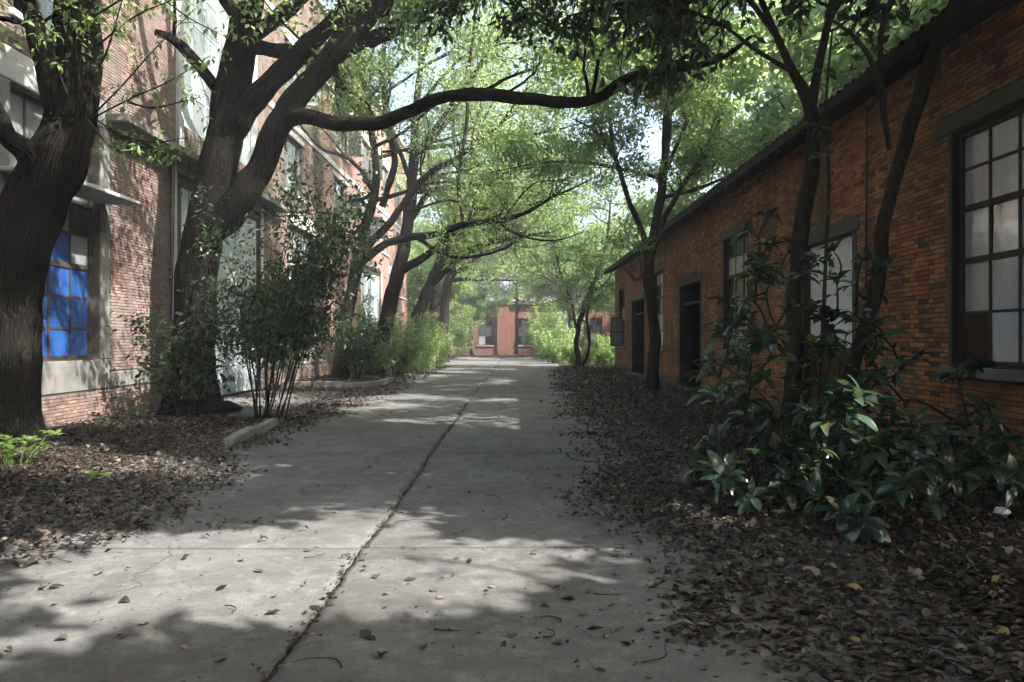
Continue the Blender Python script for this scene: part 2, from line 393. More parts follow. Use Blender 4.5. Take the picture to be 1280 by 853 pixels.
# ================================================================== ROAD (cast concrete slabs)
def crack_x(y): return -1.2 + .012 * np.sin(y * .9) + .010 * np.sin(y * 2.7 + 1) - .05 * sstep(6, 20, y)
def crack_w(y): return .004 + .012 * vnoise(np.stack([y * 1.3, y * 0, y * 0], -1)) + .009 * vnoise(np.stack([y * 6, y * 0 + 3, y * 0], -1))
road = put('road', (lambda b: (b.box(-5.32, 2.72, -8, 75, -.09, -.036), b)[1])(MB()).mesh('road', M_SOIL), kind='structure')
joints = [-8.0] + [1.1 + 5 * k for k in range(0, 15)]
rs = np.random.default_rng(3)
for a, b in zip(joints[:-1], joints[1:]):
    for side in (0, 1):
        y = np.linspace(a + .008, b - .008, 80)
        jag = lambda k, s=.012: (vnoise(np.stack([y * 14, y * 0 + k, y * 0 + a], -1)) - .5) * s * 2 + (vnoise(np.stack([y * 45, y * 0 + k + 5, y * 0 + a], -1)) - .5) * s
        if side == 0:
            x0 = -5.3 + jag(1, .03); x1 = crack_x(y) - crack_w(y) + jag(2)
        else:
            x0 = crack_x(y) + crack_w(y) + jag(3); x1 = 2.7 + jag(4, .03)
        t = np.array([0, .012, .05, .2, .5, .8, .95, .988, 1.0])
        X = x0[:, None] + (x1 - x0)[:, None] * t[None]; Yy = np.broadcast_to(y[:, None], X.shape)
        lvl = rs.normal(0, .0015); tilt = rs.normal(0, .002, 2)
        Z = lvl + tilt[0] * (t[None] - .5) + tilt[1] * ((Yy - a) / (b - a) - .5) + (fbm(np.stack([X * .6, Yy * .6, X * 0], -1), 2) - .4) * .006
        edge = np.zeros_like(X); edge[:, [0, -1]] = .010; edge[[0, -1], :] = np.maximum(edge[[0, -1], :], .006)
        Z = Z - edge
        m, k = X.shape; V = np.stack([X, Yy, Z], -1)
        idx = np.arange(m * k).reshape(m, k)
        Q = np.stack([idx[:-1, :-1], idx[:-1, 1:], idx[1:, 1:], idx[1:, :-1]], -1).reshape(-1, 4)
        ring = np.concatenate([idx[0, :], idx[1:, -1], idx[-1, -2::-1], idx[-2:0:-1, 0]])
        V = V.reshape(-1, 3); low = V[ring].copy(); low[:, 2] = -.05
        r0 = np.arange(len(ring)); r1 = (r0 + 1) % len(ring); o = m * k
        S = np.stack([ring[r0], o + r0, o + r1, ring[r1]], -1)
        bm = MB(); bm.add(np.vstack([V, low]), np.vstack([Q, S]))
        put('concrete_slab', (bm, M_ROAD, True), road)
# dirt packed into the open joint between the two rows of slabs
y = np.arange(1.0, 70, .06)
jf = MB(); t = np.array([-1.15, -.5, 0, .5, 1.15])
X = crack_x(y)[:, None] + t[None] * (crack_w(y)[:, None] + .02); Yy = np.broadcast_to(y[:, None], X.shape)
Z = -.018 + (fbm(np.stack([X * 30, Yy * 18, X * 0], -1), 3) - .45) * .035 - .012 * np.abs(t)[None]
m, k = X.shape; idx = np.arange(m * k).reshape(m, k)
jf.add(np.stack([X, Yy, Z], -1).reshape(-1, 3), np.stack([idx[:-1, :-1], idx[:-1, 1:], idx[1:, 1:], idx[1:, :-1]], -1).reshape(-1, 4))
put('joint_dirt', (jf, M_SOIL, True), road, kind='stuff')
# driveway slab towards the tall door
pv = put('pavement', (lambda b: (b.box(-8.2, -5.36, 16.1, 24.3, -.08, -.045), b)[1])(MB()).mesh('pavement', M_SOIL), kind='structure')
for a, b in ((16.15, 20.1), (20.12, 24.25)):
    m_ = MB(); m_.bevbox(-8.18, -5.37, a, b, -.06, .006, .008); put('concrete_slab', (m_, M_ROAD), pv)

# ================================================================== BRICKWORK
CRS, JT = .063, .010
def brick_rows(y0, y1, z0, z1, excl, rng):
    out = []
    z = z0; row = 0
    while z + CRS <= z1 + .02:
        zc = z + CRS / 2
        cut = sorted([(a, b) for a, b, c, d in excl if c - .02 < zc < d + .02])
        free = []; c = y0
        for a, b in cut:
            if a > c: free.append((c, min(a, y1)))
            c = max(c, b)
        if c < y1: free.append((c, y1))
        pos = y0 - .25 + (0, .0925)[row % 2] ; kind = 0
        pos -= 0
        while pos < y1:
            wdt = .24 if kind == 0 else .115
            for a, b in free:
                s, e = max(pos, a + .004), min(pos + wdt, b - .004)
                if e - s > .03: out.append((s, e, z + JT, z + CRS, abs(e - s - wdt) < 1e-6, kind))
            pos += wdt + JT; kind ^= 1
        z += CRS; row += 1
    return np.array(out, float)
def brick_mesh(bl, xw, s, rng, rndv):
    n = len(bl); pro = rng.uniform(.006, .014, n)
    xb = np.full(n, xw - s * .01); xf = xw + s * pro
    jit = lambda a=.0022: rng.normal(0, a, n)
    c = .004
    def ring(x, d):
        ys0, ys1, zs0, zs1 = bl[:, 0] + d + jit(), bl[:, 1] - d + jit(), bl[:, 2] + d + jit(.0015), bl[:, 3] - d + jit(.0015)
        return [np.stack([x, a, b], -1) for a, b in ((ys0, zs0), (ys1, zs0), (ys1, zs1), (ys0, zs1))]
    V = np.stack(ring(xb, 0) + ring(xf - s * c, 0) + ring(xf, c), 1)     # n,12,3
    Q = np.array([[8, 9, 10, 11]] + [[4 + i, 4 + (i + 1) % 4, 8 + (i + 1) % 4, 8 + i] for i in range(4)] + [[i, (i + 1) % 4, 4 + (i + 1) % 4, 4 + i] for i in range(4)])
    if s < 0: Q = Q[:, ::-1]
    mb = MB(); mb.add(V.reshape(-1, 3), (np.arange(n)[:, None, None] * 12 + Q[None]).reshape(-1, 4), rnd=np.repeat(rndv, 12)); return mb
def face_of_bricks(parent, xw, s, y0, y1, z0, z1, excl, matr, rng, nsingle, visible):
    bl = brick_rows(y0, y1, z0, z1, excl, rng); n = len(bl)
    ctr = np.stack([(bl[:, 0] + bl[:, 1]) / 2, (bl[:, 2] + bl[:, 3]) / 2], -1)
    rv = np.clip(rng.beta(2.2, 2.0, n) * .95 + .35 * (fbm(np.stack([ctr[:, 0] * 1.2, ctr[:, 1] * 1.2, ctr[:, 0] * 0], -1), 3) - .45), 0, 1)
    px = CX + xw / ctr[:, 0] * FPX; py = CY - (ctr[:, 1] - EYE) / ctr[:, 0] * FPX
    score = (bl[:, 1] - bl[:, 0]) / ctr[:, 0] ** 3
    ok = (px > 4) & (px < 1276) & (py > 4) & (py < 849) & (bl[:, 4] > .5) & visible(px, py)
    score = np.where(ok, score, -1); pick = np.argsort(-score)[:nsingle]; pick = pick[score[pick] > 0]
    single = np.zeros(n, bool); single[pick] = True
    put('brickwork', (brick_mesh(bl[~single], xw, s, rng, rv[~single]), matr), parent, kind='stuff')
    var = {}
    for k in (0, 1):
        wdt = .24 if k == 0 else .115
        for q in range(10):
            b0 = np.array([[-wdt / 2, wdt / 2, JT / 2 - CRS / 2, CRS / 2 - JT / 2, 1, k]])
            var[k, q] = brick_mesh(b0, 0, s, rng, np.array([q / 9])).mesh('brick', matr)
    for i in pick:
        q = int(round(rv[i] * 9)); k = int(bl[i, 5])
        put('brick', var[k, q], parent, (xw, (bl[i, 0] + bl[i, 1]) / 2, (bl[i, 2] + bl[i, 3]) / 2))
def core(mb, x0, x1, y0, y1, z0, z1, holes):
    zs = sorted({z0, z1, *[h[2] for h in holes], *[h[3] for h in holes]}); zs = [z for z in zs if z0 <= z <= z1]
    for a, b in zip(zs[:-1], zs[1:]):
        c = y0
        for h in sorted([h for h in holes if h[2] <= a + 1e-6 and h[3] >= b - 1e-6]):
            if h[0] > c: mb.box(x0, x1, c, h[0], a, b)
            c = max(c, h[1])
        if c < y1: mb.box(x0, x1, c, y1, a, b)

_pm = {}
def pane_mesh(w_, h_, m, r):
    k = (round(w_, 3), round(h_, 3), m.name, r)
    if k not in _pm:
        b = MB(); b.box(-.003, .003, -w_ / 2, w_ / 2, -h_ / 2, h_ / 2, rnd=r); _pm[k] = b.mesh('pane', m)
    return _pm[k]
def window(parent, xw, s, y0, y1, z0, z1, cols, rows, pick, fm, recess=.12, fw=.06, bw=.035, thick=(), label=None, rng=RNG):
    xc = xw - s * recess; b = MB()
    b.box(xc - .045, xc + .045, y0, y0 + fw, z0, z1); b.box(xc - .045, xc + .045, y1 - fw, y1, z0, z1)
    b.box(xc - .042, xc + .042, y0 + fw, y1 - fw, z1 - fw, z1); b.box(xc - .042, xc + .042, y0 + fw, y1 - fw, z0, z0 + fw)
    ce = [y0 + fw] + list(cols) + [y1 - fw]; re = [z0 + fw] + list(rows) + [z1 - fw]
    for c in cols: b.box(xc - .025, xc + .025, c - bw / 2, c + bw / 2, z0 + fw, z1 - fw)
    for k, r in enumerate(rows):
        w2 = bw * (2.2 if k in thick else 1); d = .032 if k in thick else .021
        b.box(xc - d, xc + d, y0 + fw, y1 - fw, r - w2 / 2, r + w2 / 2)
    wo_ = put('window', (b, fm), parent, label=label)
    for i in range(len(ce) - 1):
        for j in range(len(re) - 1):
            m = pick(i, j)
            if m is None: continue
            a0, a1, c0, c1 = ce[i] + .004, ce[i + 1] - .004, re[j] + .004, re[j + 1] - .004
            p = put('pane', pane_mesh(a1 - a0, c1 - c0, m, round(float(rng.uniform(0, 1)) * 4) / 4), wo_, (xc + .004 * s, (a0 + a1) / 2, (c0 + c1) / 2))
            p.rotation_euler = (0, float(rng.normal(0, .006)), float(rng.normal(0, .008)))
    return wo_

# ================================================================== LOW WORKSHOP (right)
XR = 5.4; RY0, RY1, RTOP = 6.55, 41.8, 5.30
wk = thing('brick_workshop', 'long low orange brick workshop with dark overhanging eave beside the road', 'building', (8.5, 24, 0))
rb = np.random.default_rng(21)
winR = [(7.35, 9.5), (17.9, 19.95), (28.1, 30.1), (38.1, 40.0)]; doorR = [(12.3, 14.4), (22.4, 25.3), (32.3, 35.6)]
zs_, zh_ = 1.33, 4.17
holes = [(a, b, zs_, zh_) for a, b in winR] + [(a, b, -.2, 3.36) for a, b in doorR]
cb = MB(); core(cb, XR, XR + .34, RY0, RY1, -.2, RTOP, holes); put('wall', (cb, M_MORT_R), wk)
ex = []
for a, b in winR:
    ex += [(a - .34, b + .34, zh_ + .03, zh_ + .25), (a - .075, b + .075, zs_ - .15, zh_ + .04)]
    l = MB(); l.bevbox(XR - .028, XR + .2, a - .33, b + .33, zh_ + .04, zh_ + .245, .008, jit=.002); put('lintel', (l, M_CONCD), wk)
    for q in (a - .07, b + .003):
        j = MB(); j.bevbox(XR - .022, XR + .15, q, q + .067, zs_ + .003, zh_ + .036, .005, jit=.001); put('window_jamb', (j, M_CONCD), wk)
for a, b in doorR:
    ex += [(a - .24, b + .24, 3.36, 3.62), (a - .15, b + .15, -.2, 3.37)]
    l = MB(); l.bevbox(XR - .03, XR + .2, a - .23, b + .23, 3.37, 3.61, .008, jit=.002); put('lintel', (l, M_CONCD), wk)
    for q in (a - .145, b + .003):
        j = MB(); j.bevbox(XR - .024, XR + .15, q, q + .142, -.1, 3.36, .006, jit=.001); put('door_jamb', (j, M_CONCD), wk)
ex.append((RY0 - .1, RY1, -.3, .34))
cut = sorted(doorR); c = RY0
for a, b in cut + [(RY1 + .15, 0)]:
    pl = MB(); pl.bevbox(XR - .05, XR - .002, c, a - .15, -.2, .335, .012, jit=.003); c = b + .15; put('plinth', (pl, M_CONCD), wk)
face_of_bricks(wk, XR, -1, RY0, RY1, .34, RTOP, ex, M_BR, rb, 300,
               lambda px, py: ~((px > 1055) & (px < 1130) & (py < 300)) & (py > 95) & (py < 520) & (px > 1075))
# shell behind: end walls, back wall, floor
sh = MB(); sh.box(XR + .34, XR + 6.4, RY0, RY0 + .3, -.2, RTOP); sh.box(XR + .34, XR + 6.4, RY1 - .3, RY1, -.2, RTOP); sh.box(XR + 6.1, XR + 6.4, RY0 + .3, RY1 - .3, -.2, RTOP)
sh.box(XR + .36, XR + 6.08, RY0 + .32, RY1 - .32, -.02, .03)
put('rear_shell', (sh, M_MORT_R), wk)
# windows
def pk_big(i, j):
    if (i, j) in ((3, 0),): return M_RUST
    if (i, j) in ((2, 2), (0, 4)): return M_GLD
    return M_GLG
rows5 = [1.97, 2.60, 3.24, 3.72]
w0 = window(wk, XR, -1, winR[0][0], winR[0][1], zs_, zh_, [7.9, 8.4, 8.93], rows5, pk_big, M_STEEL, .13, thick=(2, 1), label='tall dark steel window with grimy panes and one boarded pane')
for k, (a, b) in enumerate(winR[1:]):
    n_ = [a + (b - a) * q / 3 for q in (1, 2)]
    window(wk, XR, -1, a, b, zs_, zh_, n_, rows5, lambda i, j: (M_GLD if (i * 3 + j * 5 + k) % 3 else M_GLG), M_STEEL, .13, thick=(2,))
for a, b in winR:
    sl = MB(); sl.bevbox(XR - .11, XR + .1, a - .16, b + .16, zs_ - .14, zs_ - .012, .012, jit=.004); put('sill', (sl, M_CONC), wk)
# doors
a, b = doorR[0]
d = MB(); d.box(XR + .14, XR + .18, a + .01, b - .01, .02, 1.5); dd = put('door', (d, M_RUST), wk, label='boarded doorway, white panel above dark lower boards')
d = MB(); d.box(XR + .12, XR + .145, a + .015, b - .015, 1.505, 3.345); put('board', (d, M_WHITE), dd)
for k in range(1, 5):
    d = MB(); yy = a + (b - a) * k / 5; d.box(XR + .125, XR + .139, yy - .012, yy + .012, .03, 1.49); put('batten', (d, M_DARKWOOD), dd)
for a, b in doorR[1:]:
    d = MB(); ang = .5; hx = np.array([math.sin(1.15), math.cos(1.15), 0]) * .75
    d.obox((XR + .30 + hx[0], a + .06 + hx[1], 1.68), hx, np.array([hx[1], -hx[0], 0]) / .75 * .022, (0, 0, 1.66)); dd = put('door', (d, M_DARKWOOD), wk, label='dark timber door leaf standing ajar inside the opening')
    d = MB(); d.box(XR + .13, XR + .17, a + .01, b - .01, 2.75, 2.82); put('transom', (d, M_STEEL), dd)
    st = MB(); st.bevbox(XR - .55, XR - .06, a + .0, b, -.1, .16, .02, jit=.006); put('step', (st, M_CONCD), wk)
# casement swung out over the bed
hy = 38.35
cs = MB(); hx = np.array([-.62, -.2, 0]) / 2; c0 = np.array([XR - .08, hy, 2.0]) + hx
def bar(c, ax, ay, az): cs.obox(c, ax, ay, az)
th = np.array([-hx[1], hx[0], 0]); th = th / np.linalg.norm(th) * .018
for dz in (-.68, 0, .68): bar(c0 + np.array([0, 0, dz]), hx, th, np.array([0, 0, .022]))
for q in (-1, 1): bar(c0 + q * hx * .96, hx / np.linalg.norm(hx) * .022, th * .97, np.array([0, 0, .70]))
ow = put('casement', (cs, M_STEEL), wk, label='open casement with two pale panes swung out from the wall')
for dz in (-.34, .34):
    q = MB(); q.obox(c0 + np.array([0, 0, dz]), hx * .93, th * .12, np.array([0, 0, .315])); put('pane', (q, M_GLP), ow)
# roof: rafters, boards, tiles
XE, ZE = 4.86, 5.30
slope = math.radians(24); ux = np.array([math.cos(slope), 0, math.sin(slope)]); uz = np.array([-math.sin(slope), 0, math.cos(slope)])
rf = MB(); Lr = 4.0; c0 = np.array([XE, (RY0 + RY1) / 2 , ZE]) + ux * Lr / 2
rf.obox(c0, ux * Lr / 2, (0, (RY1 - RY0) / 2 + .35, 0), uz * .02)
ux2 = np.array([-math.cos(slope), 0, math.sin(slope)]); uz2 = np.array([math.sin(slope), 0, math.cos(slope)])
c1 = c0 + ux * Lr / 2; rf.obox(c1 - ux2 * Lr / 2 + np.array([.0, 0, 0]), ux2 * Lr / 2 * .995, (0, (RY1 - RY0) / 2 + .35, 0), uz2 * .02)
roof = put('roof', (rf, M_DARKWOOD), wk)
rt = MB(); rt.obox((0, 0, 0), ux * .75, (0, .045, 0), uz * .06); rtm = rt.mesh('rafter', M_DARKWOOD)
for y in np.arange(RY0 + .1, RY1, .6): put('rafter', rtm, roof, tuple(np.array([XE + .03, y, ZE]) + ux * .75 - uz * .085))
fa = MB(); fa.obox(np.array([XE - .012, (RY0 + RY1) / 2, ZE - .045]), (.014, 0, 0), (0, (RY1 - RY0) / 2 + .35, 0), (0, 0, .075)); put('fascia', (fa, M_DARKWOOD), roof)
# interlocking tiles: eave course as single tiles, the rest as one bed
ta = np.linspace(0, np.pi, 6); tv = []
def tile_mb(L):
    b = MB(); y = np.linspace(-.115, .115, 7); z = .022 * np.cos(y / .115 * np.pi) + .02
    V = [(ux * u + uz * (zz + (0 if u == 0 else -.012)) + np.array([0, yy, 0])) for u in (0, L) for yy, zz in zip(y, z)] + [(ux * 0 + uz * (zz - .016) + np.array([0, yy, 0])) for yy, zz in zip(y, z)]
    Q = [[i, i + 1, 8 + i, 7 + i] for i in range(6)] + [[14 + i, 15 + i, 1 + i, i] for i in range(6)]
    b.add(V, Q); return b
tm = tile_mb(.36).mesh('roof_tile', M_TILE); rr = np.random.default_rng(4)
for y in np.arange(RY0 - .25, RY1 + .3, .232):
    o = put('roof_tile', tm, roof, tuple(np.array([XE - .05, y, ZE]) + uz * .022 + ux * rr.normal(0, .012))); o.rotation_euler = (0, rr.normal(0, .02), rr.normal(0, .03))
tb = MB(); 
for k in range(1, 12):
    y = np.linspace(RY0 - .35, RY1 + .35, 620); z = .022 * np.cos(y / .116 * np.pi) + .02
    p0 = np.array([XE - .05, 0, ZE]) + uz * .024 + ux * (.33 * k); p1 = p0 + ux * .36 - uz * .012
    V = np.concatenate([p0 + np.stack([y * 0, y, y * 0], -1) + uz * z[:, None], p1 + np.stack([y * 0, y, y * 0], -1) + uz * z[:, None]])
    i = np.arange(619); tb.add(V, np.stack([i, i + 1, i + 621, i + 620], -1))
put('tile_courses', (tb, M_TILE, True), roof, kind='stuff')
# cable along the wall and drop wires
def wire_mb(pts, r=.008, n=24):
    b = MB(); b.tube(spline(pts, n)[0], np.full(n, r), 6); return b
def spline(pts, n, rad=None):
    p = np.asarray(pts, float); k = len(p)
    q = np.vstack([2 * p[0] - p[1], p, 2 * p[-1] - p[-2]])
    t = np.linspace(0, k - 1, n); i = np.minimum(t.astype(int), k - 2); f = (t - i)[:, None]
    a, b, c, d = q[i], q[i + 1], q[i + 2], q[i + 3]
    r = .5 * (2 * b + (c - a) * f + (2 * a - 5 * b + 4 * c - d) * f ** 2 + (3 * b - a - 3 * c + d) * f ** 3)
    return r, (None if rad is None else np.interp(t, np.arange(k), rad))
put('conduit', (wire_mb([(XR - .03, 11.75, 5.2), (XR - .03, 11.78, 3), (XR - .03, 11.75, .4)], .012), M_WIRE), wk)
lampb = MB(); lampb.bevbox(XR - .1, XR - .012, 11.72, 11.9, 2.88, 3.06, .015); put('junction_box', (lampb, M_CONCD), wk)

# ================================================================== TALL FACTORY (left)
XL = -8.25; LY0, LY1, LTOP = 8.6, 58.0, 15.6
fb = thing('factory_building', 'tall pinkish brick factory with pale bands and blue glazed windows beside the road', 'building', (-14, 30, 0))
rl = np.random.default_rng(31)
winG = [(12.5, 15.2), (28.2, 31.3), (50, 53)]; doorG = [(18.65, 24.8), (41, 47)]
up_y = [(12.6, 14.9), (27.4, 29.6), (34.8, 37.5), (41.2, 43.6), (47.4, 49.6), (53, 55)]
bay = (18.9, 24.0, 6.95, 15.0)
hl = [(a, b, 1.26, 5.85) for a, b in winG] + [(a, b, -.2, 5.7) for a, b in doorG] + [bay]
for a, b in up_y: hl += [(a, b, 7.05, 9.05), (a, b, 10.35, 12.45)]
YB = 32.9
cb = MB(); core(cb, XL - .36, XL, 11.3, YB, -.2, LTOP, [h for h in hl if h[0] < YB]); put('wall', (cb, M_MORT_L), fb)
cb = MB(); core(cb, XL - .36, XL, LY0, 11.3, -.2, LTOP, []); put('wall', (cb, M_BLF), fb)
cb = MB(); core(cb, XL - .36, XL, YB, LY1, -.2, LTOP, [h for h in hl if h[0] > YB]); put('wall', (cb, M_BLF), fb)
ex = []
for a, b, c, d in hl: ex.append((a - .10, b + .10, c, d + .02))
def slab(name, x1, y0, y1, z0, z1, m, bev=.012, jit=.003, x0=XL - .05, parent=None):
    b = MB(); b.bevbox(x0, x1, y0, y1, z0, z1, bev, jit=jit); return put(name, (b, m), parent or fb)
for a, b in winG:
    ex += [(a - .36, b + .40, .66, 5.85), (a - .5, b + .4, 5.84, 6.42)]
    slab('apron_panel', XL + .025, a - .35, b + .38, .67, 1.245, M_CONC)
    slab('lintel', XL + .04, a - .45, b + .2, 5.87, 6.40, M_CONCL)
    for q in (a - .35, b + .02): slab('jamb', XL + .03, q, q + .33 if q < a else q + .34, 1.25, 5.86, M_CONC)
    slab('canopy', XL + .75, a - .3, b + .15, 4.33, 4.40, M_CONCL, .01)
piers = [(LY0, 12.14), (15.6, 18.45), (25.1, 27.8), (31.8, 40.8), (47.2, 49.6), (53.5, LY1)]
for a, b in piers:
    if a < YB:
        ex.append((a, b, .66, .99))
    slab('plinth_band', XL + .022, a + .02, b - .02, .67, .98, M_CONC)
for a, b in doorG:
    ex.append((a - .22, b + .22, -.2, 6.0)); 
    for q in (a - .21, b + .01): slab('jamb', XL + .035, q, q + .2, -.1, 5.72, M_CONCL)
    slab('lintel', XL + .03, a - .2, b + .2, 5.73, 5.985, M_CONC)
slab('ledge', XL + .47, 15.35, 26.6, 6.0, 6.17, M_CONC, .02)
ex.append((15.8, 26.7, 5.99, 6.18))
for z in (9.42, 12.72):
    slab('floor_band', XL + .045, LY0, 18.85, z, z + .24, M_CONCL); slab('floor_band', XL + .045, 24.05, LY1, z, z + .24, M_CONCL); ex += [(LY0, 18.9, z, z + .24), (24, YB, z, z + .24)]
for a, b in ((18.62, 18.9), (24.0, 24.28)):
    slab('bay_pier', XL + .09, a, b, 6.3, LTOP, M_CONCL); ex.append((a - .005, b + .005, 6.29, LTOP + 1))
slab('parapet', XL + .14, LY0 - .1, LY1 + .1, LTOP + .003, LTOP + .3, M_CONCL, x0=XL - .45)
face_of_bricks(fb, XL, 1, 11.3, YB, 0.0, LTOP, ex, M_BL, rl, 300, lambda px, py: (px > 136) & (px < 212) & (py > 190) & (py < 470))
for a, b, c, d in [(a, b, c, d) for a, b in up_y for c, d in ((7.05, 9.05), (10.35, 12.45))]:
    slab('sill', XL + .09, a - .12, b + .12, c - .12, c - .004, M_CONCL)
    slab('lintel', XL + .035, a - .2, b + .2, d + .025, d + .24, M_CONCL)
    cols = [a + (b - a) * q / 3 for q in (1, 2)]
    sd = int(a * 10 + c)
    window(fb, XL, 1, a, b, c, d, cols, [c + .7, c + 1.4], lambda i, j: None if (sd + i * 5 + j * 3) % 7 == 0 else (M_GLD if (sd + i + j * 2) % 3 else M_GLP), M_STEELG, .14)
# open sashes hanging out of the upper windows
for a, z in ((29.6, 10.7), (37.5, 10.6), (43.6, 10.7), (37.5, 7.5), (43.6, 7.4)):
    b = MB(); hx = np.array([.62, .35, 0]) / 2; c0 = np.array([XL + .02, a - .1, z + .6]) + hx; th = unit(np.array([-hx[1], hx[0], 0])) * .018
    for dz in (-.6, 0, .6): b.obox(c0 + np.array([0, 0, dz]), hx, th, (0, 0, .025))
    for q in (-1, 1): b.obox(c0 + q * hx * .96, unit(hx) * .025, th * .97, (0, 0, .62))
    so = put('sash', (b, M_STEELG), fb)
    for dz in (-.3, .3):
        q = MB(); q.obox(c0 + np.array([0, 0, dz]), hx * .92, th * .12, (0, 0, .28)); put('pane', (q, M_GLD), so)
def pk_blue(i, j): return M_GLB if (j < 3 or (i, j) in ((2, 3), (1, 3))) else (M_GLP if j >= 5 else (M_GLD if (i + j) % 2 else M_GLP))
rowsG = [1.85, 2.44, 3.04, 3.65, 4.26, 4.42, 5.1]
for k, (a, b) in enumerate(winG):
    window(fb, XL, 1, a, b, 1.26, 5.85, [a + (b - a) * q / 4 for q in (1, 2, 3)], rowsG, pk_blue, M_STEEL, .2, fw=.07, bw=.045, thick=(2, 4), label='tall window with bright blue lower panes' if k == 0 else None)
# tall pale doors: leaf made of ribbed sheets
for a, b in doorG:
    n_ = int((b - a) / .62)
    fr = MB(); fr.box(XL - .2, XL - .1, a, a + .5, 0, 5.7); fr.box(XL - .2, XL - .1, a + .5, b, 5.45, 5.69); dr = put('door', (fr, M_STEEL), fb, label='tall pale blue sheet metal door')
    for k in range(n_):
        y0 = a + .52 + (b - a - .54) * k / n_; y1 = a + .52 + (b - a - .54) * (k + 1) / n_
        for z0, z1 in ((.04, 2.2), (2.22, 4.0), (4.02, 5.44)):
            q = MB(); q.bevbox(XL - .18, XL - .125, y0 + .008, y1 - .008, z0, z1, .012, jit=.002); put('door_panel', (q, M_PALE), dr)
# stair bay: pale glazing with mullions
nb = 6; cols = [bay[0] + (bay[1] - bay[0]) * q / nb for q in range(1, nb)]
window(fb, XL, 1, *bay, cols, [7.9, 8.85, 9.8, 10.75, 11.7, 12.65, 13.6], lambda i, j: M_GLP if (i * 7 + j * 3) % 5 else M_PALE, M_PALE, .1, label='tall stair window of pale panes')
sh = MB(); sh.box(XL - 14, XL - .36, LY0, LY0 + .3, -.2, LTOP); sh.box(XL - 14, XL - .36, LY1 - .3, LY1, -.2, LTOP); sh.box(XL - 14, XL - 13.7, LY0 + .3, LY1 - .3, -.2, LTOP)
sh.box(XL - 14, XL - .36, LY0, LY1, LTOP + .002, LTOP + .25); sh.box(XL - 13.6, XL - .4, LY0 + .35, LY1 - .35, 6.0, 6.2); sh.box(XL - 4.2, XL - 4, LY0 + .4, LY1 - .4, -.1, 5.9)
put('rear_shell', (sh, M_BLF), fb)
# downpipe at the pier and loose cables
dp = MB(); dp.tube(spline([(XL + .09, 18.32, 6.0), (XL + .09, 18.32, 3), (XL + .09, 18.32, .1)], 12)[0], np.full(12, .055), 10); 
for z in (1.2, 3.1, 5.0): dp.bevbox(XL - .01, XL + .15, 18.26, 18.38, z, z + .05, .005)
put('downpipe', (dp, M_CONCL), fb)
for k, (y0, z0, z1) in enumerate(((18.7, 6.0, .8), (17.9, 6.0, 1.6))):
    put('hanging_cable', (wire_mb([(XL + .3, y0, z0), (XL + .24, y0 + .05, (z0 + z1) / 2), (XL + .2, y0, z1)], .012), M_WIRE), fb)
ins = MB(); ins.bevbox(XL + .28, XL + .4, 18.5, 18.62, 2.95, 3.1, .02); put('bracket_box', (ins, M_PAPER), fb)

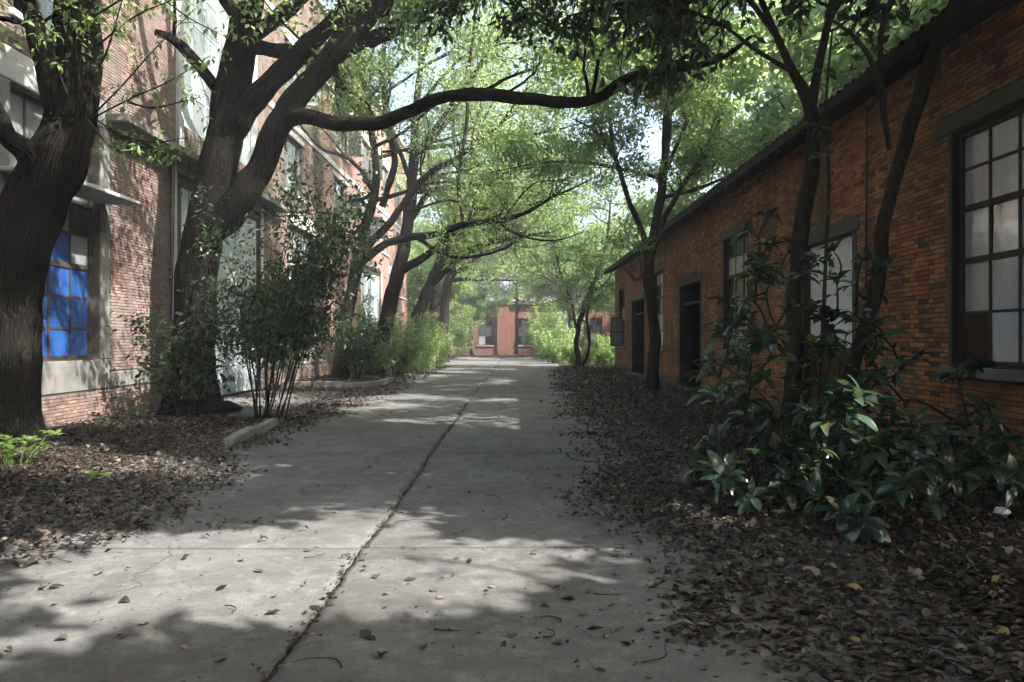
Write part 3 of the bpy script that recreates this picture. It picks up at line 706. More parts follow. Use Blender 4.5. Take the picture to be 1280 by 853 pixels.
# ================================================================== FAR BUILDINGS
def far_building(label, x0, x1, y0, y1, top, openings, pil, gable=0):
    t = thing('brick_building', label, 'building', ((x0 + x1) / 2, (y0 + y1) / 2, 0))
    b = MB()
    zs = sorted({-.2, top, *[o[2] for o in openings], *[o[3] for o in openings]})
    for a, c in zip(zs[:-1], zs[1:]):
        q = x0
        for h in sorted([h for h in openings if h[2] <= a + 1e-6 and h[3] >= c - 1e-6]):
            if h[0] > q: b.box(q, h[0], y0, y0 + .4, a, c)
            q = max(q, h[1])
        if q < x1: b.box(q, x1, y0, y0 + .4, a, c)
    b.box(x0, x0 + .4, y0 + .4, y1, -.2, top); b.box(x1 - .4, x1, y0 + .4, y1, -.2, top); b.box(x0 + .4, x1 - .4, y1 - .4, y1, -.2, top)
    put('wall', (b, M_BFF), t)
    for a, c in pil:
        q = MB(); q.bevbox(a, c, y0 - .25, y0 - .002, -.2, top - .05, .02); put('pilaster', (q, M_BFF), t)
    q = MB()
    if gable:
        xm = (x0 + x1) / 2
        V = [(x0 - .4, y0 - .4, top), (xm, y0 - .4, top + gable), (x1 + .4, y0 - .4, top), (x0 - .4, y1 + .4, top), (xm, y1 + .4, top + gable), (x1 + .4, y1 + .4, top)]
        V += [(v[0], v[1], v[2] - .18) for v in V]
        q.add(V, [[0, 1, 4, 3], [1, 2, 5, 4], [6, 9, 10, 7], [7, 10, 11, 8], [0, 6, 7, 1], [1, 7, 8, 2]])
        gb = MB(); gb.add([(x0, y0 + .02, top - .2), (x1, y0 + .02, top - .2), (xm, y0 + .02, top + gable - .3), (x0, y0 + .3, top - .2), (x1, y0 + .3, top - .2), (xm, y0 + .3, top + gable - .3)], None, [[0, 1, 2], [5, 4, 3]]); put('gable', (gb, M_BFF), t)
    else: q.box(x0 - .3, x1 + .3, y0 - .4, y1 + .3, top + .002, top + .35)
    put('roof', (q, M_TILE), t)
    for a, c, d, e in openings:
        f = MB(); n_ = max(2, int((c - a) / .6)); 
        for k in range(n_ + 1): xx = a + .04 + (c - a - .08) * k / n_; f.box(xx - .035, xx + .035, y0 + .1, y0 + .16, d, e)
        for k in range(4): zz = d + .04 + (e - d - .08) * k / 3; f.box(a, c, y0 + .105, y0 + .155, zz - .035, zz + .035)
        wo_ = put('window', (f, M_STEEL), t)
        for k in range(n_):
            for r in range(3):
                if (k * 3 + r * 2 + int(a * 3)) % 4 == 0: continue
                p = MB(); p.box(a + .04 + (c - a - .08) * k / n_ + .04, a + .04 + (c - a - .08) * (k + 1) / n_ - .04, y0 + .125, y0 + .135, d + .04 + (e - d - .08) * r / 3 + .04, d + .04 + (e - d - .08) * (r + 1) / 3 - .04)
                put('pane', (p, M_GLD if (k * 2 + r) % 5 else M_GLP), wo_)
        s = MB(); s.bevbox(a - .1, c + .1, y0 - .12, y0 + .09, d - .14, d - .004, .02); put('sill', (s, M_CONC), wo_)
far_building('red brick hall closing off the far end of the road', -16, 4.5, 79, 90, 5.2,
             [(-10, -7.6, 1.2, 3.9), (-6.4, -4.6, 1.2, 3.9), (-3.9, -2.35, 1.0, 3.9), (-.1, 1.9, 1.0, 3.8), (2.5, 4.0, 1.0, 3.6)], [(-1.95, -.75), (-7.2, -6.7)])
far_building('gabled brick house behind the bright bushes past the workshop', 5.3, 14, 60, 70, 4.0, [(5.75, 6.75, 1.5, 3.3), (9.0, 10.4, 1.2, 3.3)], [], 2.2)
# ================================================================== LEAF SHAPES
def tpl_simple():
    v = np.array([(0, 0, 0), (.27, .45, .05), (0, 1, -.06), (-.27, .45, .05)], float)
    return v, np.array([[0, 1, 2], [0, 2, 3]])
def tpl_mid():
    v = np.array([(0, 0, 0), (.22, .35, .05), (0, .42, -.01), (-.22, .35, .05), (.15, .72, .02), (0, 1, -.10), (-.15, .72, .02)], float)
    return v, np.array([[0, 1, 2], [0, 2, 3], [2, 1, 4], [2, 4, 5], [2, 5, 6], [2, 6, 3]])
def tpl_full(wd=.2, curl=.18, fold=.06, rng=RNG, n=7):
    V = []; T = []
    for i in range(n + 1):
        t = i / n; wv = wd * (math.sin(math.pi * t ** .85)) ** .8 * (1 if t < 1 else 0) + .006
        z = -curl * t * t + .05 * math.sin(t * 3); e = fold * math.sin(math.pi * t) + rng.normal(0, .008)
        V += [(-wv, t, z + e), (0, t, z), (wv, t, z + e + rng.normal(0, .008))]
    for i in range(n):
        for q in (0, 1):
            a = i * 3 + q; T += [[a, a + 1, a + 4], [a, a + 4, a + 3]]
    return np.array(V), np.array(T)
TS, TM = tpl_simple(), tpl_mid()
TK = (np.array([(0, 0, 0), (.24, .42, .05), (0, .45, -.015), (-.24, .42, .05), (0, 1, -.09)], float), np.array([[0, 1, 2], [0, 2, 3], [2, 1, 4], [2, 4, 3]]))

# gaps in the canopy through which the sun comes down: ground ellipses (x, y, rx, ry) and rays (point, radius)
GAPS = [(-1.4, 4.85, 1.6, .6), (.0, 5.2, .5, .9), (-1.5, 5.6, 2.15, 1.25), (-.8, 5.0, 1.1, .75), (-2.4, 6.1, 1.1, .6), (-3.0, 6.4, .8, .35), (-2.7, 4.15, .5, .22), (-.24, 15.7, .36, .28), (3.05, 15.3, .45, .3),
        (-2, 50, 6, 5), (0, 52, 4, 6), (-1, 60, 6, 7), (-4, 46.5, 2.5, 1)]
RAYS = [(P(1062, 492, 6.75), .5), (P(1120, 515, 7.0), .3), (P(60, 350, 10.4), .3), (P(105, 310, 10.4), .3), (P(140, 500, 10.6), .32), (P(130, 430, 10.6), .25),
        (P(265, 240, 16.8), .35), (P(255, 220, 16.8), .3)]
_rr = np.random.default_rng(55)
RAYS += [(np.array([-8.2, _rr.uniform(13, 18.5), _rr.uniform(.2, 6)]), _rr.uniform(.18, .3)) for _ in range(15)] + [(np.array([-8.2, _rr.uniform(25, 45), _rr.uniform(.5, 9)]), _rr.uniform(.3, .55)) for _ in range(26)]
RAYS += [(np.array([-8.2, _rr.uniform(12, 20), _rr.uniform(6, 10)]), _rr.uniform(.3, .6)) for _ in range(16)]
def sun_keep(p, rng, frac=1.0):
    p = np.asarray(p); t = p[:, 2] / SUN[2]; g = p - t[:, None] * SUN
    k = np.ones(len(p), bool); wob = (vnoise(np.stack([g[:, 0] * .7, g[:, 1] * 3.6, g[:, 0] * 0], -1)) - .45) * 1.7
    for x, y, rx, ry in GAPS:
        d = ((g[:, 0] - x) / rx) ** 2 + ((g[:, 1] - y) / ry) ** 2
        k &= ~((d + wob < 1) & (rng.random(len(p)) < frac * .98))
    for q, r in RAYS:
        v = p - q; a = v @ SUN; dd = np.linalg.norm(v - a[:, None] * SUN, axis=1)
        k &= ~((a > .25) & (dd < r))
    return k
def clear(p):        # nothing grows through walls, into the camera or down over the carriageway
    k = ~((p[:, 0] > 4.6) & (p[:, 2] < 5.2 + np.maximum(0, p[:, 0] - 4.6) * .48 + .2) & (p[:, 1] > 6) & (p[:, 1] < 42.3))
    k &= ~(p[:, 0] < -8.1)
    k &= ~((np.abs(p[:, 0] + .8) < 3.6) & (p[:, 2] < 2.6) & (p[:, 1] < 70))
    k &= (np.linalg.norm(p - np.array([0, 0, 1.65]), axis=1) > 4.3)
    return k

def sec_branches(limbs, rng, dens, L2, up, u0=.3, out=None):
    """secondary branches along the limbs"""
    res = []
    for pts, rad in limbs:
        seg = np.linalg.norm(np.diff(pts, axis=0), axis=1); Ltot = seg.sum()
        n = max(2, int(dens * Ltot))
        tan = unit(np.gradient(pts, axis=0))
        us = np.sort(rng.uniform(u0, 1, n)); us[-1] = 1.0
        for u in us:
            f = u * (len(pts) - 1); i = int(min(f, len(pts) - 2)); p = pts[i] + (pts[i + 1] - pts[i]) * (f - i)
            d = unit(tan[i] * .55 + unit(rng.normal(0, 1, 3)) * .95 + np.array([0, 0, up]))
            L = L2 * rng.uniform(.55, 1.3); m = 6
            q = [p]; dd = d
            for k in range(m):
                dd = unit(dd + rng.normal(0, .26, 3) + np.array([0, 0, .06])); q.append(q[-1] + dd * L / m)
            r0 = min(np.interp(f, np.arange(len(rad)), rad) * .55, .018 * L + .006)
            res.append((np.array(q), np.linspace(r0, r0 * .3, m + 1)))
    return res
def leaf_frames(n, dirs, rng, droop=.35, flat=.8):
    Yv = unit(dirs * .45 + rng.normal(0, .75, (n, 3)) + np.array([0, 0, -droop]))
    Z = unit(rng.normal(0, .55, (n, 3)) + np.array([0, 0, flat]))
    X = unit(np.cross(Yv, Z)); Z = np.cross(X, Yv); return X, Yv, Z

DENS, NLF, LSF = 1.4, 1.6, 1.2
def make_tree(name, label, cat_group, base, trunk, limbs, rng, barkm=M_BARK, leafm=M_LCAN, rough=.02, dens=1.6, L2=1.6, n3=7, L3=.55, nl=9, spread=.2, lsize=.10,
              up=.25, tpl=TS, sides=14, u0=.3, flare=.5, cull=True, trunk_sprouts=True, zmin=0, extra=None, rs=1.0, gaps=1.0, bare=()):
    root = thing(name, label, 'tree', base, cat_group); dens = dens * DENS; nl = int(round(nl * NLF)); lsize = lsize * LSF
    base = np.asarray(base, float)
    def res(l):
        a = np.asarray(l, float); L = np.linalg.norm(np.diff(a[:, :3], axis=0), axis=1).sum(); n = max(8, int(L / .12)); p, q = spline(a[:, :3], n, a[:, 3] * rs); w = np.minimum(1, np.arange(n) / 6.)[:, None]
        return p + w * np.minimum(q, .12)[:, None] * .8 * np.stack([fbm(p * 1.5 + 9 * k, 2) - .38 for k in (1, 2, 3)], -1) * 2, q * (1 + .22 * (vnoise(p * 2.2) - .5))
    tr = res(trunk); sd = rng.integers(0, 50)
    b = MB(); b.tube(tr[0], tr[1], sides * 2, rough, sd, flare, lobes=5); put('trunk', (b, barkm, True), root)
    L = []; limbs = list(limbs)
    if extra:
        n_, z0, z1, ln, bx, by = extra
        for k in range(n_):
            z = z0 + (z1 - z0) * (k + rng.uniform(-.4, 1.4)) / n_; el = rng.uniform(.08, .75); bb = rng.uniform(.25, 1.1); i = int(np.argmin(np.abs(tr[0][:, 2] - z))); p = tr[0][i].copy(); a = k * 2.4 + rng.uniform(-.5, .5)
            d = unit(np.array([math.cos(a) + bx * bb, math.sin(a) + by * bb, el])); Ll = ln * rng.uniform(.75, 1.2); r0 = tr[1][i] / rs * .55; pts = [(*p, r0)]
            for q in range(1, 6): d = unit(d + rng.normal(0, .16, 3)); d[2] = el - .05 * q + rng.normal(0, .16); p = p + d * Ll / 5; pts.append((*p, r0 * (1 - q / 5.6)))
            limbs.append(pts)
    for l in limbs:
        q = res(l); L.append(q); b = MB(); b.tube(q[0], q[1], sides, rough * min(1, q[1].max() / .3) , sd + len(L)); put('limb', (b, barkm, True), root)
    for l in bare:
        q = res(l); b = MB(); b.tube(q[0], q[1], 8, .006, sd + len(L)); put('limb', (b, barkm, True), root)
    src = L + ([(tr[0][int(len(tr[0]) * .62):], tr[1][int(len(tr[1]) * .62):])] if trunk_sprouts else [])
    s2 = sec_branches(src, rng, dens, L2, up, u0)
    tw = MB(); tips = []; dirs = []
    for pts, rad in s2:
        if pts[-1, 2] < zmin: continue
        if cull and not clear(pts[-1:])[0]: continue
        if cull and gaps == 1 and sun_keep(pts[[2, 4]], rng).sum() < 2 and rng.random() < .7: continue
        tw.tube(pts, rad, 5, cap=False)
        tan = unit(np.gradient(pts, axis=0))
        for k in range(n3):
            u = rng.uniform(.25, 1) if k else 1.0; f = u * (len(pts) - 1); i = int(min(f, len(pts) - 2)); p = pts[i] + (pts[i + 1] - pts[i]) * (f - i)
            d = unit(tan[i] * .6 + rng.normal(0, .6, 3) + np.array([0, 0, .05])); l3 = L3 * rng.uniform(.5, 1.3)
            e = p + d * l3 + np.array([0, 0, -.06 * l3]); mid = p + d * l3 * .5 + rng.normal(0, .03, 3)
            tw.tube(np.array([p, mid, e]), np.array([.006, .004, .002]) * (1 + lsize * 4), 3, cap=False)
            for q in (mid, .5 * (mid + e), e): tips.append(q); dirs.append(d)
    put('twigs', (tw, barkm), root, kind='stuff')
    tips = np.array(tips); dirs = np.array(dirs)
    n = len(tips) * nl
    pos = np.repeat(tips, nl, 0) + rng.normal(0, spread, (n, 3)) * np.array([1, 1, .7]); dr = np.repeat(dirs, nl, 0)
    if cull: k = clear(pos) & sun_keep(pos, rng, gaps) & (pos[:, 2] > zmin); pos, dr = pos[k], dr[k]
    n = len(pos); X, Yv, Z = leaf_frames(n, dr, rng)
    cl = np.clip(.5 + .5 * rng.normal(0, .5, n) + (fbm(pos * .8, 2) - .4) * .8, 0, 1)
    lf = MB(); lf.inst(tpl, pos, X, Yv, Z, lsize * rng.uniform(.7, 1.3, n), cl); put('crown', (lf, leafm), root, kind='stuff')
    return root, src, s2
def L_(*a): return [(*P(x, y, Y), r) for x, y, Y, r in a]
def base_of(l): return (l[0][0], l[0][1], float(height(l[0][0], l[0][1])))
R = lambda s: np.random.default_rng(s)

# ------------------------------------------------------------------ left row
t1 = L_((10, 585, 11, .47), (12, 540, 11, .45), (14, 450, 11, .44), (15, 374, 11, .44), (27, 300, 10.9, .43), (46, 250, 10.9, .42), (69, 200, 10.8, .40), (87, 150, 10.8, .37), (96, 100, 10.8, .34), (97, 50, 10.8, .33), (95, -30, 10.8, .3), (80, -150, 10.9, .25), (95, -280, 10.9, .14))
T1 = make_tree('camphor_tree', 'massive rough-barked tree leaning in front of the blue window', 'large trees along the factory', base_of(t1), t1, [
    L_((80, 170, 10.7, .22), (66, 105, 10.5, .17), (52, 65, 10.4, .13), (40, 25, 10.3, .12), (22, -30, 10.2, .1), (-10, -120, 10, .06)),
    L_((54, 222, 10.8, .2), (34, 188, 10.4, .16), (12, 172, 10.2, .13), (0, 150, 10.1, .11), (-30, 100, 10, .08)),
    L_((98, 0, 10.8, .2), (180, -90, 10.9, .15), (290, -150, 10.9, .1), (420, -180, 10.9, .05)),
    L_((95, -60, 10.8, .2), (0, -180, 11.5, .13), (-100, -300, 12, .06)),
    L_((92, -100, 10.9, .18), (200, -260, 12, .12), (300, -380, 13.5, .05))], R(101), rough=.075, dens=1.3, nl=6, lsize=.11, sides=34, flare=.7, L2=1.7, u0=.5, trunk_sprouts=False, zmin=5.2, extra=(6, 7, 9.4, 6, 1.1, .2), rs=.95)
t2 = L_((245, 522, 17.2, .56), (243, 490, 17.2, .5), (242, 420, 17.2, .47), (248, 330, 17.1, .46), (262, 262, 17, .44), (274, 205, 17, .41), (287, 130, 17, .38), (300, 60, 17, .34), (311, 0, 17, .31), (325, -90, 17.2, .24), (345, -200, 17.4, .12))
T2 = make_tree('camphor_tree', 'forked dark tree whose long limb reaches level across the road', 'large trees along the factory', base_of(t2), t2, [
    L_((250, 300, 17, .34), (292, 262, 16.8, .33), (325, 212, 16.7, .30), (352, 155, 16.5, .28), (385, 105, 16.3, .26), (430, 52, 16.1, .24), (478, 0, 16, .2), (530, -70, 15.6, .14), (590, -150, 15, .06)),
    L_((290, 165, 17, .30), (322, 118, 16.8, .26), (365, 78, 16.6, .22), (420, 22, 16.4, .19), (470, -40, 16.2, .12), (520, -130, 16, .05)),
    L_((352, 152, 16.5, .17), (385, 146, 16.2, .15), (425, 156, 16, .15), (460, 156, 15.7, .14), (510, 138, 15.4, .13), (560, 121, 15, .125), (630, 120, 14.6, .12), (700, 128, 14.2, .11), (745, 122, 13.9, .10), (790, 97, 13.6, .085), (850, 86, 13.3, .06), (905, 70, 13.1, .045), (940, 45, 13, .02)),
    L_((430, 60, 16.1, .2), (462, 48, 16.8, .17), (500, 30, 17.5, .13), (560, -20, 18.4, .05)),
    L_((305, 30, 17, .2), (250, -60, 16.2, .14), (200, -180, 15.6, .06)),
    L_((270, 110, 17, .13), (238, 70, 16.6, .12), (215, 48, 16.4, .10), (195, 40, 16.2, .07))], R(102), rough=.06, dens=1.15, nl=7, lsize=.11, sides=26, flare=.7, L2=1.8, u0=.45, trunk_sprouts=False, zmin=6.6, extra=(10, 7.8, 12.6, 8, 1.4, -.1))
t3 = L_((424, 476, 31, .42), (430, 420, 31, .36), (437, 375, 31, .33), (446, 335, 31, .30), (452, 300, 31, .26), (470, 230, 31, .2), (462, 150, 31, .16), (448, 60, 31, .12), (440, -40, 31, .06))
T3 = make_tree('camphor_tree', 'leaning tree beside the kerb sending a level bough over the road', 'large trees along the factory', base_of(t3), t3, [
    L_((447, 330, 31, .22), (490, 302, 30, .2), (540, 294, 29, .18), (585, 280, 28, .15), (625, 277, 27.2, .12), (665, 262, 26.5, .09), (700, 240, 26, .04)),
    L_((450, 318, 31, .2), (490, 275, 30.5, .18), (530, 222, 30, .16), (575, 195, 29.5, .13), (620, 160, 29, .09), (660, 110, 28.5, .04)),
    L_((478, 258, 31, .18), (492, 205, 30.4, .16), (482, 150, 30, .14), (478, 80, 30, .11), (490, 0, 30, .07), (500, -80, 30, .03)),
    L_((580, 283, 28.3, .09), (573, 230, 28.4, .085), (582, 160, 28.4, .08), (587, 80, 28.4, .07), (597, 0, 28.4, .05)),
    L_((465, 238, 31, .12), (440, 200, 30, .10), (400, 185, 29, .07), (370, 150, 28, .03)),
    L_((520, 296, 29.4, .1), (560, 320, 28.8, .09), (610, 318, 28, .06), (650, 300, 27.5, .03))], R(103), barkm=M_BARK3, rs=0.8, rough=.03, dens=1.1, nl=6, spread=.25, lsize=.105, sides=14, L2=1.9, leafm=M_LYEL, u0=.3, zmin=4, extra=(9, 7.2, 13, 8.5, 1.6, 0), bare=[
    L_((618, 276, 27.3, .07), (649, 294, 26.8, .055), (690, 301, 26.2, .04), (730, 290, 25.6, .015)), L_((629, 275, 27.1, .06), (650, 247, 26.8, .05), (672, 228, 26.5, .04), (707, 224, 26, .03), (740, 200, 25.5, .012)),
    L_((690, 246, 26.1, .05), (720, 234, 25.8, .04), (765, 209, 25.4, .015)), L_((478, 190, 30.2, .06), (510, 190, 29.8, .055), (524, 212, 29.5, .05), (536, 165, 29.3, .045), (531, 130, 29, .03), (545, 90, 28.8, .015)),
    L_((495, 262, 30.4, .08), (520, 262, 30, .06), (560, 250, 29.6, .05), (600, 262, 29.2, .04), (640, 245, 28.8, .015)), L_((452, 318, 31, .1), (420, 290, 30.6, .08), (395, 262, 30.2, .05), (385, 230, 30, .02))])
t4 = L_((468, 472, 34, .5), (478, 420, 34, .45), (496, 345, 34, .4), (508, 290, 34, .36), (516, 220, 34, .3), (520, 140, 34.3, .22), (530, 40, 34.6, .12), (540, -40, 35, .06))
T4 = make_tree('camphor_tree', 'thick leaning trunk rising out of the lit kerbside shrubs', 'large trees along the factory', base_of(t4), t4, [
    L_((500, 340, 34, .26), (530, 322, 33.5, .22), (560, 296, 33, .18), (600, 262, 32.5, .14), (640, 262, 32, .10), (690, 248, 31, .05)),
    L_((510, 280, 34, .2), (540, 240, 34, .16), (600, 230, 33, .12), (650, 212, 32, .06)),
    L_((517, 200, 34, .18), (560, 150, 34, .14), (600, 80, 34, .08), (640, 20, 34, .03)),
    L_((515, 230, 34, .16), (490, 160, 34, .12), (480, 90, 34, .06))], R(104), barkm=M_BARK3, rs=0.76, rough=.03, dens=1.1, nl=6, spread=.26, lsize=.11, L2=2.1, leafm=M_LYEL, zmin=4, extra=(9, 7.5, 14, 8.5, 1.6, 0), bare=[
    L_((523, 300, 33.8, .1), (560, 318, 33.2, .09), (591, 309, 32.7, .08), (622, 298, 32.2, .07), (657, 309, 31.7, .05), (699, 302, 31, .02)), L_((520, 232, 34, .1), (545, 220, 33.5, .09), (587, 217, 33, .08), (622, 230, 32.5, .065), (650, 217, 32, .05), (707, 211, 31.2, .02)),
    L_((560, 296, 33, .09), (575, 250, 33, .08), (568, 180, 33, .07), (567, 90, 33, .06), (572, 0, 33, .04)), L_((600, 262, 32.5, .07), (630, 235, 32.2, .06), (640, 190, 32, .045), (660, 160, 31.8, .02))])
t5 = L_((505, 462, 41, .42), (520, 400, 41, .38), (545, 340, 41, .33), (560, 300, 41, .28), (572, 230, 41, .2), (580, 150, 41, .12), (585, 70, 41, .06))
T5 = make_tree('camphor_tree', 'tree arching toward the road beyond the leaning trunk', 'large trees along the factory', base_of(t5), t5, [
    L_((535, 362, 41, .2), (580, 320, 40.5, .16), (630, 300, 40, .12), (690, 290, 39, .05)),
    L_((560, 300, 41, .18), (610, 250, 40, .13), (670, 220, 39, .05)),
    L_((565, 270, 41, .15), (540, 210, 41, .1), (530, 150, 41, .05))], R(105), barkm=M_BARK3, rs=0.85, rough=.02, dens=1.1, nl=6, spread=.26, lsize=.12, L2=2.2, sides=10, leafm=M_LYEL, zmin=3.6, extra=(8, 6, 13, 8.5, 1.5, 0))
t6 = L_((552, 452, 52, .42), (555, 400, 52, .4), (560, 355, 52, .36), (572, 310, 52, .3), (585, 240, 52, .2), (590, 170, 52, .1))
T6 = make_tree('camphor_tree', 'dark trunk above the last kerbside bushes near the open yard', 'large trees along the factory', base_of(t6), t6, [
    L_((560, 350, 52, .2), (600, 320, 51, .15), (650, 300, 50, .06)), L_((572, 310, 52, .2), (620, 270, 51, .14), (670, 250, 50, .05)), L_((575, 300, 52, .2), (550, 250, 52, .12), (535, 200, 52, .05))],
    R(106), barkm=M_BARK3, rs=0.85, rough=.02, dens=1.1, nl=6, spread=.26, lsize=.155, L2=2.4, sides=10, leafm=M_LYEL, zmin=4, extra=(6, 6, 13, 7, .8, 0))

# ------------------------------------------------------------------ right row
r1 = L_((815, 494, 23.5, .2), (817, 450, 23.5, .17), (817, 410, 23.5, .165), (811, 365, 23.5, .16), (812, 318, 23.5, .155), (822, 270, 23.4, .14), (832, 200, 23.2, .12), (838, 120, 23, .09), (846, 30, 23, .06), (850, -40, 23, .03))
RT1 = make_tree('slender_tree', 'slender forked tree standing in front of the dark doorway', 'slim trees along the workshop', base_of(r1), r1, [
    L_((812, 330, 23.5, .11), (800, 285, 23.3, .09), (780, 230, 23, .075), (766, 190, 22.8, .065), (745, 165, 22.5, .04), (720, 150, 22.2, .02)),
    L_((768, 196, 22.8, .06), (760, 140, 22.6, .05), (750, 70, 22.5, .03)),
    L_((818, 300, 23.5, .09), (845, 245, 23.2, .075), (875, 200, 23, .06), (905, 140, 22.8, .03)),
    L_((832, 215, 23.2, .07), (860, 150, 23.3, .05), (890, 90, 23.5, .03)),
    L_((815, 330, 23.4, .06), (797, 350, 23, .035), (785, 340, 22.8, .02))], R(111), M_BARK2, M_LCAN, .008, 1.9, 1.3, 7, .5, 9, .17, .10, sides=10, flare=.3, zmin=4.3, extra=(13, 6.0, 11.8, 5.8, -.1, -.35))
r2 = L_((985, 590, 9.9, .17), (988, 520, 9.9, .145), (994, 440, 9.9, .135), (996, 350, 9.9, .13), (1001, 275, 9.9, .125), (1014, 205, 9.8, .12), (1011, 140, 9.7, .11), (988, 85, 9.6, .075), (966, 35, 9.5, .06), (945, -20, 9.4, .055), (930, -90, 9.3, .05), (915, -200, 9.2, .04), (900, -330, 9.2, .02))
RT2 = make_tree('slender_tree', 'upright tree rising through the glossy shrub by the white boarded doorway', 'slim trees along the workshop', base_of(r2), r2, [
    L_((1011, 150, 9.7, .085), (1022, 85, 9.7, .075), (1036, 20, 9.7, .065), (1050, -60, 9.6, .05), (1060, -160, 9.6, .03)),
    L_((970, 45, 9.5, .05), (930, -5, 9.1, .04), (880, -40, 8.7, .03), (810, -60, 8.3, .02), (740, -70, 8.0, .012)),
    L_((1035, 25, 9.7, .06), (1090, -60, 9.4, .045), (1180, -150, 9.0, .03), (1260, -200, 8.6, .02)),
    L_((990, 90, 9.6, .045), (940, 60, 9.4, .035), (900, 30, 9.2, .025), (850, 10, 9.0, .015))], R(112), M_BARK2, M_LDARK, .006, 2.2, 1.05, 7, .42, 7, .13, .13, sides=12, flare=.25, tpl=TK, zmin=4.2, extra=(12, 5.9, 8.8, 5.2, 0, .5), rs=.74)
r3 = L_((1040, 600, 8.9, .13), (1052, 520, 8.9, .115), (1066, 460, 8.9, .11), (1086, 395, 8.9, .108), (1102, 335, 8.9, .105), (1107, 285, 8.8, .102), (1126, 200, 8.7, .10), (1158, 95, 8.6, .098), (1192, 0, 8.5, .09), (1225, -95, 8.4, .08), (1240, -220, 8.3, .06), (1230, -340, 8.2, .03))
RT3 = make_tree('slender_tree', 'smooth bare trunk leaning against the workshop wall between doorway and window', 'slim trees along the workshop', base_of(r3), r3, [
    L_((1200, -20, 8.5, .06), (1165, -50, 8.4, .05), (1125, -20, 8.3, .045), (1100, 40, 8.2, .042), (1102, 110, 8.15, .042), (1108, 160, 8.1, .038), (1113, 186, 8.1, .03)),
    L_((1100, 118, 8.15, .035), (1088, 75, 8.0, .032), (1066, 45, 7.9, .025), (1040, 25, 7.7, .018)),
    L_((1222, -90, 8.4, .06), (1160, -190, 7.8, .045), (1060, -270, 7.2, .03), (960, -320, 6.6, .015)),
    L_((1235, -170, 8.3, .05), (1300, -280, 7.6, .035), (1400, -360, 7, .02))], R(113), M_BARK2, M_LDARK, .004, 2.2, 1.15, 7, .45, 8, .15, .12, sides=12, flare=.25, tpl=TK, zmin=5.4, extra=(11, 6.2, 8.2, 4.6, -.1, -.45), rs=.76)
r5 = L_((724, 461, 44, .17), (721, 425, 44, .15), (730, 385, 44, .14), (746, 345, 43.8, .11), (758, 300, 43.5, .08), (765, 240, 43, .04))
RT5 = make_tree('slender_tree', 'twin-stemmed tree at the corner where the workshop ends', 'slim trees along the workshop', base_of(r5), r5, [
    L_((728, 459, 44, .10), (737, 432, 43.8, .09), (734, 395, 43.5, .08), (742, 355, 43.2, .06), (752, 310, 43, .03)),
    L_((722, 420, 44, .09), (715, 380, 44.3, .08), (700, 340, 44.5, .06), (690, 290, 44.5, .03)),
    L_((735, 372, 44, .08), (760, 350, 43.8, .06), (770, 320, 43.6, .03))], R(114), M_BARK2, M_LCAN, .004, 2.0, 1.6, 7, .55, 9, .2, .12, sides=8, flare=.2, zmin=3.2, extra=(6, 4.6, 9, 4, 0, -.3), gaps=.5)
r6 = L_((716, 449, 56, .3), (716, 410, 56, .26), (713, 385, 56, .24), (700, 355, 56, .18), (690, 310, 56, .1), (688, 260, 56, .05))
RT6 = make_tree('slender_tree', 'sunlit grey tree standing in the bright bushes past the workshop', 'slim trees along the workshop', base_of(r6), r6, [
    L_((715, 390, 56, .16), (719, 350, 56, .12), (722, 300, 56, .06)), L_((712, 388, 56, .14), (735, 350, 56, .1), (745, 310, 56, .04)), L_((705, 362, 56, .1), (680, 330, 55, .07), (660, 300, 54, .03))],
    R(115), M_BARK2, M_LYEL, .004, 1.8, 2.0, 7, .6, 9, .22, .14, sides=8, flare=.2, zmin=3.4, extra=(6, 5, 11, 4.5, .3, 0), gaps=.8)
r7 = L_((645, 443, 72, .17), (646, 400, 72, .15), (645, 350, 72, .12), (643, 290, 72, .06))
RT7 = make_tree('slender_tree', 'pale straight sapling before the brick hall at the road end', 'slim trees along the workshop', base_of(r7), r7, [
    L_((645, 395, 72, .09), (655, 375, 72, .06), (664, 345, 72, .03)), L_((645, 360, 72, .08), (630, 330, 72, .05), (620, 300, 72, .02))], R(116), M_BARK2, M_LYEL, .003, 2, 1.8, 6, .6, 8, .25, .16, sides=6, flare=.2, zmin=5)

# ------------------------------------------------------------------ generic trees copied about
def generic(name, label, group, seed, H, leafm, lsize, nl=15):
    r = R(seed); tr = [(0, 0, -.1, .26)]; x = y = 0
    for k in range(1, 7): x += r.normal(0, .16); y += r.normal(0, .16); tr.append((x, y, H * .62 * k / 6, .26 - .03 * k))
    li = []
    for k in range(8):
        z = H * (.28 + .34 * k / 8); a = k * 2.4 + r.uniform(-.4, .4); i = np.interp(z, [q[2] for q in tr], range(7)); p = np.array(tr[int(i)][:3]); p[2] = z
        Ll = H * r.uniform(.28, .42); pts = [(*p, .11)]
        for q in range(1, 5): p = p + np.array([math.cos(a), math.sin(a), .55 + .12 * q]) * Ll / 4.6 + r.normal(0, .12, 3); pts.append((*p, .11 - .024 * q))
        li.append(pts)
    return make_tree(name, label, group, (0, 0, 0), tr, li, r, M_BARK, leafm, .015, 1.35, H * .17, 7, .6, nl, .24, lsize, sides=8, cull=False, u0=.25)[0]
def copy_tree(o, loc, rz, sc, label, group):
    c = o.copy(); COL.objects.link(c); c.location = loc; c.rotation_euler = (0, 0, rz); c.scale = (sc,) * 3; c['label'] = label; c['group'] = group
    for ch in o.children:
        d = ch.copy(); COL.objects.link(d); d.parent = c; d.location = ch.location
    return c
